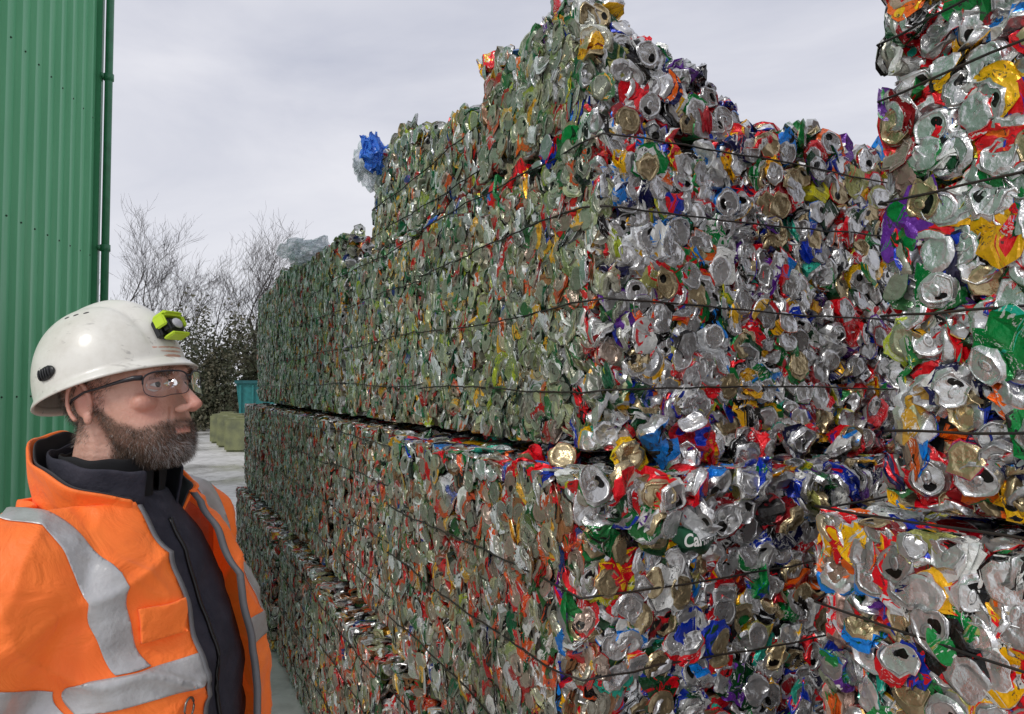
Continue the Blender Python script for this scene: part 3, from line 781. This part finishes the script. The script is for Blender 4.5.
for s in (-1,1):
    q=Geo(); sph(q,(s*.032,.0700,-.001),.0125,MH,24); o=obj("eye",q.mesh("eye"),person,EW)
    q=Geo(); sph(q,(s*.032+.001,.0802,-.001),(.0058,.0032,.0058),MH,16); obj("iris",q.mesh("iris"),o,IR)
    q=Geo()
    for i in range(15):
        f=(i-7)/7
        sph(q,(s*.032+.0145*f,.0808-.0055*f*f,.0050-.003*f*f),(.0030,.0034,.0036),MH,8)
        sph(q,(s*.032+.0145*f,.0793-.0050*f*f,-.0075+.003*f*f),(.003,.0028,.003),MH,8)
    obj("eyelid",remeshed(q.mesh(),.0012,4),person,LID)
qf=np.empty(len(bodyme.loops),np.int32); bodyme.loops.foreach_get('vertex_index',qf)
lt=np.empty(len(bodyme.polygons),np.int32); bodyme.polygons.foreach_get('loop_total',lt); ls=np.empty(len(bodyme.polygons),np.int32); bodyme.polygons.foreach_get('loop_start',ls)
ls=ls[lt==4]; QT=np.stack([qf[ls+i] for i in range(4)],1)
QT=QT[hl2[QT[:,0],2]>-.16]
def strands(name,dens,n,length,width,cols,down,shade=None,outw=.5,lenf=None):
    P=hl2[QT]; cen=P.mean(1)
    wts=dens(cen[:,0],cen[:,1],cen[:,2])*np.linalg.norm(np.cross(P[:,2]-P[:,0],P[:,3]-P[:,1]),axis=1)
    wts=np.clip(wts,0,None); wts/=wts.sum()
    k=rng.choice(len(QT),n,p=wts); f=rng.random((n,2))
    Q=P[k]; base=Q[:,0]*((1-f[:,:1])*(1-f[:,1:]))+Q[:,1]*(f[:,:1]*(1-f[:,1:]))+Q[:,2]*(f[:,:1]*f[:,1:])+Q[:,3]*((1-f[:,:1])*f[:,1:])
    N=np.cross(Q[:,2]-Q[:,0],Q[:,3]-Q[:,1]); N/=np.linalg.norm(N,axis=1,keepdims=True)+1e-12
    D=N*outw+np.array(down)+rng.normal(0,.30,(n,3)); D/=np.linalg.norm(D,axis=1,keepdims=True)
    ln=(length*rng.uniform(.5,1.25,n))
    if lenf is not None: ln=ln*lenf(base)
    ln=ln[:,None]
    D2=D+np.array(down)*.35+rng.normal(0,.25,(n,3)); D2/=np.linalg.norm(D2,axis=1,keepdims=True)
    side=np.cross(D,N+rng.normal(0,.3,(n,3))); side/=np.linalg.norm(side,axis=1,keepdims=True)+1e-9
    wv=side*width; p1=base+D*ln*.5; p2=p1+D2*ln*.5; base=base-N*.001
    V=np.stack([base-wv,base+wv,p1+wv*.8,p1-wv*.8,p2+wv*.2,p2-wv*.2],1)
    V=V.reshape(-1,3)@Mm[:3,:3].T+Mm[:3,3]
    i=np.arange(n)*6; F=np.stack([np.stack([i,i+1,i+2,i+3],1),np.stack([i+3,i+2,i+4,i+5],1)],1).reshape(-1,4)
    C=np.array(cols)[rng.integers(len(cols),size=n)]*rng.uniform(.7,1.2,(n,1))
    if shade is not None:
        gw=shade((base)); gy=rng.random(n)<gw; C[gy]=np.array((.52,.50,.48))*rng.uniform(.7,1.1,(int(gy.sum()),1))
    C=np.hstack([C,np.ones((n,1))]).repeat(6,0)
    me=np_mesh(name,V,F,{'hc':('FLOAT_COLOR',C)},np.ones(len(F),bool))
    m,t,b=newmat(name+"_strands"); t.l.new(t.node('ShaderNodeAttribute',attribute_name='hc').outputs['Color'],b.inputs['Base Color']); b.inputs['Roughness'].default_value=.55
    return obj(name,me,person,m,kind="stuff")
DK=[(.10,.058,.034),(.14,.082,.048),(.06,.038,.026)]
strands("beard",beard_density,15000,.0092,.00018,DK,(0,.14,-.70),shade=lambda p:np.clip((p[:,1]-.05)/.05,0,1)*np.clip((-.07-p[:,2])/.03,0,1)*.6+.06,outw=.42,lenf=lambda p:np.where(p[:,2]<-.09,1.35,np.where(p[:,1]<.04,.55,.85)))
def hairden(x,y,z):
    back=np.where(y<-.03,np.clip((z+.075)/.01,0,1),0)
    sidb=np.where((y>=-.03)&(y<.030),np.clip((z+.002)/.01,0,1),0)+np.where((y>=-.005)&(y<.014),np.clip((z+.05)/.02,0,1),0)*.8
    return np.clip(back+sidb,0,1)*(z<.09)*(np.hypot(x,np.abs(y))<.115)*(z>-.09)*(np.abs(x)<.0780)
strands("hair",hairden,12000,.011,.0002,DK+[(.14,.12,.105)],(0,-.35,-.7),shade=lambda p:np.full(len(p),.18),outw=.25)
def browd(x,y,z): return np.exp(-((np.abs(x)-.031)/.014)**4)*np.exp(-((z-.0165)/.004)**2)*(y>.05)
strands("eyebrow",browd,900,.008,.0002,DK,(0,.1,-.05),outw=.4)
# ---- helmet
HM=MH@Matrix.Translation((0,-.026,.018))@Matrix.Rotation(rad(20-TILT),4,'X')
m,t,b=newmat("scuffed_white_plastic")
tc=t.node('ShaderNodeTexCoord').outputs['Object']
c=t.mix(t.ramp(t.noise(tc,9,6,.7),.5,.75),(.80,.78,.71),(.64,.61,.53))
mpx=t.node('ShaderNodeMapping',ins={0:tc}); mpx.inputs['Scale'].default_value=(12,60,50); mpx.inputs['Rotation'].default_value=(.4,.3,.8)
c=t.mix(t.math('MULTIPLY',t.ramp(t.noise(mpx.outputs[0],1.4,3,.6),.62,.70),.55),c,(.30,.28,.25))
t.l.new(c,b.inputs['Base Color']); b.inputs['Roughness'].default_value=.36; b.inputs['Coat Weight'].default_value=.15
WHT=m
def dome(a,f):
    ph=f*math.pi/2
    rx,ry,rz=.103,.120,.126
    cx=math.cos(ph)**.80
    x=rx*cx*math.cos(a); y=ry*cx*math.sin(a); z=rz*math.sin(ph)
    rg=math.exp(-((abs(x))/.022)**4)*.006*(min(1,f*3))
    gr=-.0036*math.exp(-((abs(x)-.034)/.004)**2)*min(1,f*4)
    k=1+(rg+gr)/.12
    return Vector((x*k,y*k,z*k))
bm=bmesh.new(); N=96;R_=34
def ringv(off_r,off_z,f0=0):
    out=[]
    for i in range(N):
        a=i/N*2*math.pi; p=dome(a,f0); d=Vector((p.x,p.y,0)).normalized()
        pk=max(0,math.sin(a))**3
        e_=off_r*(1+1.6*pk)
        out.append(bm.verts.new(HM@(p+d*e_+Vector((0,0,off_z-(.006*pk if off_r>.004 else 0))))))
    return out
rings=[ringv(-.004,-.002),ringv(.001,-.010),ringv(.006,-.0135),ringv(.0072,-.0115),ringv(.006,-.0085),ringv(.002,-.002)]
for k in range(0,R_):
    f=k/R_*.995+.003
    rings.append([bm.verts.new(HM@dome(i/N*2*math.pi,f)) for i in range(N)])
for a,b_ in zip(rings,rings[1:]):
    for i in range(N): bm.faces.new((a[i],a[(i+1)%N],b_[(i+1)%N],b_[i]))
bm.faces.new(rings[-1])
helmet=obj("helmet",bm_mesh("helmet",bm),person,WHT)
sd=helmet.modifiers.new('s','SOLIDIFY'); sd.thickness=.002; sd.offset=-1
BLK=mat("black_plastic",(.012,.012,.013),.4)
def dome_frame(a,f):
    p=dome(a,f); p1=dome(a+.01,f); p2=dome(a,f+.01); tx_=(p1-p).normalized(); ty_=(p2-p).normalized(); n=tx_.cross(ty_).normalized()
    if n.dot(p)<0:n=-n
    M=Matrix.Identity(4); 
    ty_=n.cross(tx_)
    for i in range(3): M[i][0]=tx_[i];M[i][1]=ty_[i];M[i][2]=n[i];M[i][3]=p[i]
    return HM@M
q=Geo(); fr=dome_frame(-rad(12),.12)
sph(q,(0,0,.001),(.019,.011,.004),fr,20)
for k in range(5): sph(q,(-.011+.0055*k,0,.004),(.0018,.009,.0035),fr,10)
obj("slot_cover",q.mesh("slot"),helmet,BLK)
q=Geo()
for (a,f) in ((rad(28),.60),(rad(16),.62),(rad(4),.63),(rad(158),.62),(rad(170),.66)):
    sph(q,(0,0,.0000),(.0045,.0018,.0010),dome_frame(a,f),12)
obj("vent_slots",q.mesh("vents"),helmet,BLK)
fl_=dome_frame(rad(88),.20)@Matrix.Diagonal((.85,.92,1.0,1))
def bbox(bm,M,c,s,bev=.002):
    r=bmesh.ops.create_cube(bm,size=1,matrix=M@Matrix.Translation(c)@Matrix.Diagonal((*s,1)))
    ed=list({e_ for v_ in r['verts'] for e_ in v_.link_edges}); bmesh.ops.bevel(bm,geom=ed,offset=bev,segments=3,affect='EDGES')
bm=bmesh.new()
bbox(bm,fl_,(0,.004,.005),(.058,.034,.013),.003); bbox(bm,fl_,(0,.004,.018),(.042,.028,.018),.005)
lamp=obj("headlamp",bm_mesh("lamp",bm,False),helmet,BLK)
bm=bmesh.new(); bbox(bm,fl_,(0,.024,.016),(.052,.010,.030),.004); bbox(bm,fl_,(0,-.015,.018),(.046,.006,.022),.002); bbox(bm,fl_,(.027,.012,.016),(.007,.020,.022),.002); bbox(bm,fl_,(-.027,.012,.016),(.007,.020,.022),.002)
obj("lamp_housing",bm_mesh("lh",bm,False),lamp,mat("fluorescent_yellow",(.55,.75,.03),.4))
q=Geo(); sph(q,(0,.004,.028),(.013,.010,.004),fl_,16); obj("lamp_lens",q.mesh("ll"),lamp,mat("lens_plastic",(.5,.5,.52),.1))
# ---- glasses
def tube(bm,pts,r_,M,k=8,closed=False):
    pts=[Vector(p) for p in pts]; n=len(pts); rg=[]
    for i in range(n):
        a=pts[(i-1)%n] if (closed or i>0) else pts[i]; b_=pts[(i+1)%n] if (closed or i<n-1) else pts[i]
        d=(b_-a).normalized(); s=d.cross(Vector((0,0,1))); 
        if s.length<.05: s=d.cross(Vector((1,0,0)))
        s.normalize(); q=s.cross(d)
        rr=r_ if not hasattr(r_,'__len__') else r_[i]
        rg.append([bm.verts.new(M@(pts[i]+(s*math.cos(j/k*6.283)+q*math.sin(j/k*6.283))*rr)) for j in range(k)])
    for i in range(n if closed else n-1):
        a=rg[i];b_=rg[(i+1)%n]
        for j in range(k): bm.faces.new((a[j],a[(j+1)%k],b_[(j+1)%k],b_[j]))
    if not closed: bm.faces.new(rg[0][::-1]); bm.faces.new(rg[-1])
def lensp(s,a,k=1.0):
    cx=.0365; c=math.cos(a);si=math.sin(a)
    x=.0335*k*math.copysign(abs(c)**.55,c); z=.0200*k*math.copysign(abs(si)**.62,si)
    xx=s*(cx+x); return Vector((xx,.1135-6.2*xx*xx,z-.004+(.003 if (x<0 and si<0) else 0)*abs(si)))
FRM=mat("spectacle_frame",(.02,.02,.025),.3)
bm=bmesh.new()
for s in (-1,1):
    tube(bm,[lensp(s,i/40*6.283) for i in range(40)],.0006,MH,8,True)
    tube(bm,[lensp(s,i/18*math.pi*.96+.02) for i in range(19)],.0014,MH,8)
    tube(bm,[(s*.0695,.0835,.008),(s*.074,.072,.009),(s*.078,.05,.007),(s*.081,.02,.003),(s*.084,-.008,.0),(s*.083,-.03,-.008),(s*.079,-.045,-.02)],[.0042,.0040,.0028,.0020,.0018,.002,.0018],MH)
tube(bm,[lensp(-1,math.pi*.85),Vector((0,.1140,.008)),lensp(1,math.pi*.85)],.0015,MH)
spec=obj("spectacles",bm_mesh("spec",bm),person,FRM)
m,t,b=newmat("clear_lens")
tr=t.node('ShaderNodeBsdfTransparent',ins={0:(.95,.97,.99,1)}); gl=t.node('ShaderNodeBsdfGlossy',ins={0:(1,1,1,1),1:.03}); fz=t.node('ShaderNodeFresnel',ins={0:1.5})
mx=t.node('ShaderNodeMixShader'); t.l.new(t.math('MULTIPLY',fz.outputs[0],1.0,clamp=True),mx.inputs[0]); t.l.new(tr.outputs[0],mx.inputs[1]); t.l.new(gl.outputs[0],mx.inputs[2])
t.l.new(mx.outputs[0],m.node_tree.nodes['Material Output'].inputs[0]); LENS=m
for s in (-1,1):
    bm=bmesh.new(); prev=None; c_=bm.verts.new(MH@Vector((s*.0365,.1135-6.2*.0365**2+.0003,-.004)))
    for k in (.33,.66,.99):
        ring=[bm.verts.new(MH@lensp(s,i/40*6.283,k)) for i in range(40)]
        for i in range(40):
            if prev: bm.faces.new((prev[i],prev[(i+1)%40],ring[(i+1)%40],ring[i]))
            else: bm.faces.new((c_,ring[i],ring[(i+1)%40]))
        prev=ring
    obj("lens",bm_mesh("lens",bm),spec,LENS)
# ---- jacket
m,t,b=newmat("orange_fabric")
tc=t.node('ShaderNodeTexCoord').outputs['Object']
nz=t.noise(tc,5,4,.6)
c=t.mix(t.ramp(nz,.35,.7),(1.0,.21,.026),(.97,.15,.016)); c=t.mix(t.math('MULTIPLY',t.ramp(t.noise(tc,14,5,.7),.58,.8),.3),c,(.5,.12,.04))
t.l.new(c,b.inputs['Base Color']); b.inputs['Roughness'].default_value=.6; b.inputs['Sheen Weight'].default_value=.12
t.l.new(c,b.inputs['Emission Color']); b.inputs['Emission Strength'].default_value=.10  # faint emission of the base colour added, brightening the cloth like fluorescent dye
bn=t.node('ShaderNodeBump',ins={'Strength':.8,'Distance':.012,'Height':t.noise(tc,15,5,.5,.9)})
wv=t.node('ShaderNodeTexNoise',ins={'Scale':900.0}); bn2=t.node('ShaderNodeBump',ins={'Strength':.25,'Distance':.0006,'Height':wv.outputs[0]}); t.l.new(bn.outputs[0],bn2.inputs['Normal'])
t.l.new(bn2.outputs[0],b.inputs['Normal']); ORG=m
JL=[(.80,.235,.185,-.15),(.95,.24,.20,-.155),(1.10,.24,.215,-.155),(1.20,.235,.215,-.155),(1.30,.225,.195,-.15),(1.38,.210,.165,-.145),(1.43,.19,.14,-.135),(1.47,.155,.115,-.125),(1.50,.118,.094,-.118),(1.53,.098,.085,-.105)]
g=Geo(); loft(g,smooth_levels(JL,34),MT,N=64,ex=2.3)
for arm in (RA,LA):
    s=1 if arm is RA else -1
    limb(g,[(s*.09,-.02,1.43),(s*.19,-.01,1.405),(s*.25,-.04,1.20),arm[1],(s*.27,.04,.98)],[.085,.096,.083,.077,.06],MT,.2)
jm=remeshed(g.mesh(),.0055,26,.65)
def wrinkle(p,n):
    q=MTi@p
    s1=mnoise.noise(Vector((q.x*5,q.y*5,q.z*13+q.x*6)))*.012
    s2=mnoise.noise(Vector((q.x*14+q.z*9,q.y*14,q.z*22-q.x*10)))*.0055
    s3=(1-abs(mnoise.noise(Vector((q.x*9-q.z*5,q.y*8+q.z*7,q.z*7+4)))))**6*.014-.007
    s4=(1-abs(mnoise.noise(Vector((q.x*6+q.z*10,q.y*6,q.z*4-8)))))**8*.009
    return p+n*(s1+s2+s3+s4)
jb=bmesh.new(); jb.from_mesh(jm); jb.normal_update()
newc=[wrinkle(v_.co,v_.normal) for v_ in jb.verts]
for v_,c in zip(jb.verts,newc): v_.co=c
def tplane(p,n):
    return MT@Vector(p),(MT.to_3x3()@Vector(n)).normalized()
full=jb.copy()
OW0,OWS=.070,.03
def opw(z): return OW0+(1.5-z)*OWS
for s in (1,-1):
    p,n=tplane((s*OW0,0,1.5),(s,0,OWS)); fs=[f for f in jb.faces if (MTi@f.calc_center_median()).y>0]
    ge=list({v_ for f in fs for v_ in f.verts})+list({e_ for f in fs for e_ in f.edges})+fs
    bmesh.ops.bisect_plane(jb,geom=ge,plane_co=p,plane_no=n)
def zcut(bm_,z):
    p,n=tplane((0,0,z),(0,0,1)); bmesh.ops.bisect_plane(bm_,geom=bm_.verts[:]+bm_.edges[:]+bm_.faces[:],plane_co=p,plane_no=n)
zcut(jb,.81); zcut(jb,1.505)
dele=[]
for f in jb.faces:
    c=MTi@f.calc_center_median()
    if (c.y>0 and abs(c.x)<opw(c.z)-1e-5) or (c.z<.81 and abs(c.x)<.245) or c.z>1.505: dele.append(f)
bmesh.ops.delete(jb,geom=dele,context='FACES')
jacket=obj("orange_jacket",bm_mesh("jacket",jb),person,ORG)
LIN=mat("grey_lining",(.05,.05,.055),.8)
sd=jacket.modifiers.new('s','SOLIDIFY'); sd.thickness=.006; sd.offset=-1
def patch(planes,cond,off,name,mt_,parent,thick=.0012):
    q=full.copy()
    for (p,n) in planes:
        p2,n2=tplane(p,n); bmesh.ops.bisect_plane(q,geom=q.verts[:]+q.edges[:]+q.faces[:],plane_co=p2,plane_no=n2)
    d_=[f for f in q.faces if not cond(MTi@f.calc_center_median(),f)]
    bmesh.ops.delete(q,geom=d_,context='FACES'); q.normal_update()
    nn=[v_.normal.copy() for v_ in q.verts]
    for v_,n in zip(q.verts,nn): v_.co+=n*off
    o=obj(name,bm_mesh(name,q),parent,mt_)
    s_=o.modifiers.new('s','SOLIDIFY'); s_.thickness=thick; s_.offset=-1
    return o
m,t,b=newmat("retroreflective_tape")
tc=t.node('ShaderNodeTexCoord').outputs['Object']
c=t.mix(t.ramp(t.noise(tc,18,5,.6),.4,.75),(.55,.55,.55),(.38,.37,.36)); t.l.new(c,b.inputs['Base Color']); b.inputs['Roughness'].default_value=.38; b.inputs['Metallic'].default_value=.3
bn=t.node('ShaderNodeBump',ins={'Strength':.6,'Distance':.006,'Height':t.noise(tc,32,4)}); t.l.new(bn.outputs[0],b.inputs['Normal']); TAPE=m
BZ0,BZ1=1.250,1.290
for s in (1,-1):
    patch([((s*.142,0,1.3),(s,0,-.10)),((s*.179,0,1.3),(s,0,-.10)),((0,0,BZ1+.002),(0,0,1))],lambda c,f,s=s:.142<c.x*s-.10*(c.z-1.3)<.179 and c.z>BZ1+.002,.0022,"reflective_strip",TAPE,jacket)
    ax=(Vector((s*.265,-.05,1.16))-Vector((s*.195,-.01,1.40))).normalized(); pc=Vector((s*.195,-.01,1.40))+ax*.105
    patch([(pc,ax),(pc+ax*.040,ax),((s*.21,0,0),(1,0,0))],lambda c,f,s=s,ax=ax,pc=pc:0<(c-pc).dot(ax)<.040 and c.x*s>.21,.0022,"reflective_strip",TAPE,jacket)
    patch([((0,0,BZ0),(0,0,1)),((0,0,BZ1),(0,0,1)),((s*OW0,0,1.5),(s,0,OWS)),((s*.206,0,0),(1,0,0))],lambda c,f,s=s:BZ0<c.z<BZ1 and c.y>0 and opw(c.z)<c.x*s<.206,.0022,"reflective_strip",TAPE,jacket)
patch([((0,0,BZ0),(0,0,1)),((0,0,BZ1),(0,0,1)),((.206,0,0),(1,0,0)),((-.206,0,0),(1,0,0))],lambda c,f:BZ0<c.z<BZ1 and c.y<0 and abs(c.x)<.206,.0022,"reflective_strip",TAPE,jacket)
patch([((.082,0,0),(1,0,0)),((.138,0,0),(1,0,0)),((0,0,1.322),(0,0,1)),((0,0,1.368),(0,0,1))],lambda c,f:.082<c.x<.138 and 1.322<c.z<1.368 and c.y>0.0,.009,"pocket_flap",ORG,jacket,thick=.007)
bv=BVHTree.FromBMesh(full)
zipm=mat("zip_tape_grey",(.22,.22,.23),.6)
for s in (1,-1):
    bm=bmesh.new(); pr=None
    for i in range(90):
        z=1.50-i*.0075; xx=s*(opw(z)+.001)
        h=bv.ray_cast(MT@Vector((xx,1,z)),(MT.to_3x3()@Vector((0,-1,0))))
        if h[0] is None: continue
        p=MTi@h[0]
        q=[bm.verts.new(MT@(p+Vector((s*.003,.003,0)))),bm.verts.new(MT@(p+Vector((-s*.004,.004,0)))),bm.verts.new(MT@(p+Vector((-s*.004,-.007,0))))]
        if pr: bm.faces.new((pr[0],pr[1],q[1],q[0])); bm.faces.new((pr[1],pr[2],q[2],q[1]))
        pr=q
    o=obj("zip_edge",bm_mesh("zip",bm),jacket,zipm); s_=o.modifiers.new('s','SOLIDIFY'); s_.thickness=.002
bm=bmesh.new(); h=bv.ray_cast(MT@Vector((.115,1,1.232)),MT.to_3x3()@Vector((0,-1,0))); p=MTi@h[0]
tube(bm,[p+Vector((.011*math.cos(a/16*6.283),.006,-.004+.014*math.sin(a/16*6.283))) for a in range(16)],.0018,MT,6,True)
obj("ring_clip",bm_mesh("ring",bm),jacket,mat("dull_metal",(.25,.24,.22),.35,.9))
def collar(name,rx,ry,cy,gap,zb,ztb,ztf,flare,mt_,parent,th=.006,ff=1.2,pw=1.0,wob=.07):
    bm=bmesh.new(); K=60; J=9; G=[]
    for j in range(J):
        row=[]
        for i in range(K+1):
            a=-math.pi/2+ (i/K*2-1)*(math.pi-gap)
            fb=((1+math.sin(a))/2)**pw
            zt=ztb*(1-fb)+ztf*fb; f=j/(J-1)
            rr=1+flare*(f**1.3)*(1+ff*fb)+wob*mnoise.noise(Vector((a*1.7,f*2,rx*30)))*f
            x=rx*rr*math.cos(a); y=cy+ry*rr*math.sin(a); z0_=zb-.02*fb
            row.append(bm.verts.new(MT@Vector((x,y,z0_+(zt-z0_)*f+.010*mnoise.noise(Vector((a*2.5,f,2)))*f))))
        G.append(row)
    for j in range(J-1):
        for i in range(K): bm.faces.new((G[j][i],G[j][i+1],G[j+1][i+1],G[j+1][i]))
    me=bm_mesh(name,bm); o=obj(name,me,parent,mt_)
    s_=o.modifiers.new('s','SOLIDIFY'); s_.thickness=th; s_.offset=1
    s2=o.modifiers.new('b','SUBSURF'); s2.levels=1; s2.render_levels=1
    return o
collar("collar",.101,.102,-.010,.70,1.485,1.602,1.500,.12,ORG,jacket,pw=.85,wob=.12)
collar("collar_lining",.096,.097,-.010,.68,1.48,1.600,1.502,.11,LIN,jacket,th=.004,pw=.85,wob=.12)
NAVY=mat("dark_navy_fleece",(.026,.026,.040),.9,c2=(.042,.040,.056),scale=30,bump=.003,bscale=60)
FL=[(.85,.20,.15,-.12),(1.0,.205,.17,-.13),(1.15,.205,.185,-.13),(1.25,.20,.175,-.13),(1.35,.18,.145,-.12),(1.42,.15,.115,-.12),(1.47,.11,.09,-.11),(1.51,.078,.070,-.10)]
g=Geo(); loft(g,smooth_levels(FL,60),MT,N=90,ex=2.2)
Vf=np.vstack(g.V); 
for i in range(len(Vf)):
    q=MTi@Vector(Vf[i]); dv=(MT.to_3x3()@Vector((0,1,0)))*(mnoise.noise(Vector((q.x*9,q.y*4,q.z*16)))*.012+mnoise.noise(Vector((q.x*22+q.z*14,q.y*4,q.z*30)))*.005); Vf[i]+=np.array(dv)
fme=np_mesh("fleece",Vf,np.vstack(g.F),smooth=np.ones(len(np.vstack(g.F)),bool))
fleece=obj("fleece",fme,person,NAVY)
collar("fleece_collar",.083,.087,-.006,.50,1.48,1.580,1.545,.08,NAVY,fleece,th=.005,ff=.6)
fb_=bmesh.new(); fb_.from_mesh(fme); bf=BVHTree.FromBMesh(fb_)
def onfl(fx,z0,n,dz,r_,name,mt_):
    bm=bmesh.new(); pts=[]
    for i in range(n):
        z=z0-i*dz; h=bf.ray_cast(MT@Vector((fx(i),1,z)),MT.to_3x3()@Vector((0,-1,0)))
        if h[0]: pts.append(MTi@h[0]+Vector((0,.002,0)))
    tube(bm,pts,r_,MT,6); return obj(name,bm_mesh(name,bm),fleece,mt_)
onfl(lambda i:.004,1.47,60,.01,.0035,"fleece_zip",mat("zip_black",(.01,.01,.01),.3))
onfl(lambda i:.040+i*.002,1.30,9,.014,.0035,"chest_pocket_trim",mat("orange_trim",(.8,.12,.02),.5))
onfl(lambda i:.058,1.46,40,.012,.0016,"fleece_seam",NAVY)
SHIRT=mat("black_shirt",(.012,.012,.014),.85)
collar("shirt_collar",.069,.073,-.010,.10,1.48,1.572,1.565,.02,SHIRT,fleece,th=.003)
g=Geo(); loft(g,smooth_levels([(.76,.19,.13,-.14),(.95,.19,.14,-.14),(1.02,.19,.15,-.13)],8),MT)
for s in (-1,1): limb(g,[(s*.09,0,.86),(s*.10,.01,.50),(s*.11,-.02,.10)],[.115,.09,.085],MT,.2)
obj("trousers",remeshed(g.mesh(),.008,6),person,ORG)
BOOT=mat("boot_leather",(.03,.022,.018),.5)
for s in (-1,1):
    g=Geo(); limb(g,[(s*.11,-.02,.12),(s*.11,-.03,.05)],[.06,.055],MT); limb(g,[(s*.11,-.05,.03),(s*.12,.08,.025),(s*.122,.14,.02)],[.05,.052,.04],MT)
    raw=g.mesh()
    for v_ in raw.vertices: v_.co.z=max(v_.co.z,.0)
    obj("boot",remeshed(raw,.006,3),person,BOOT)
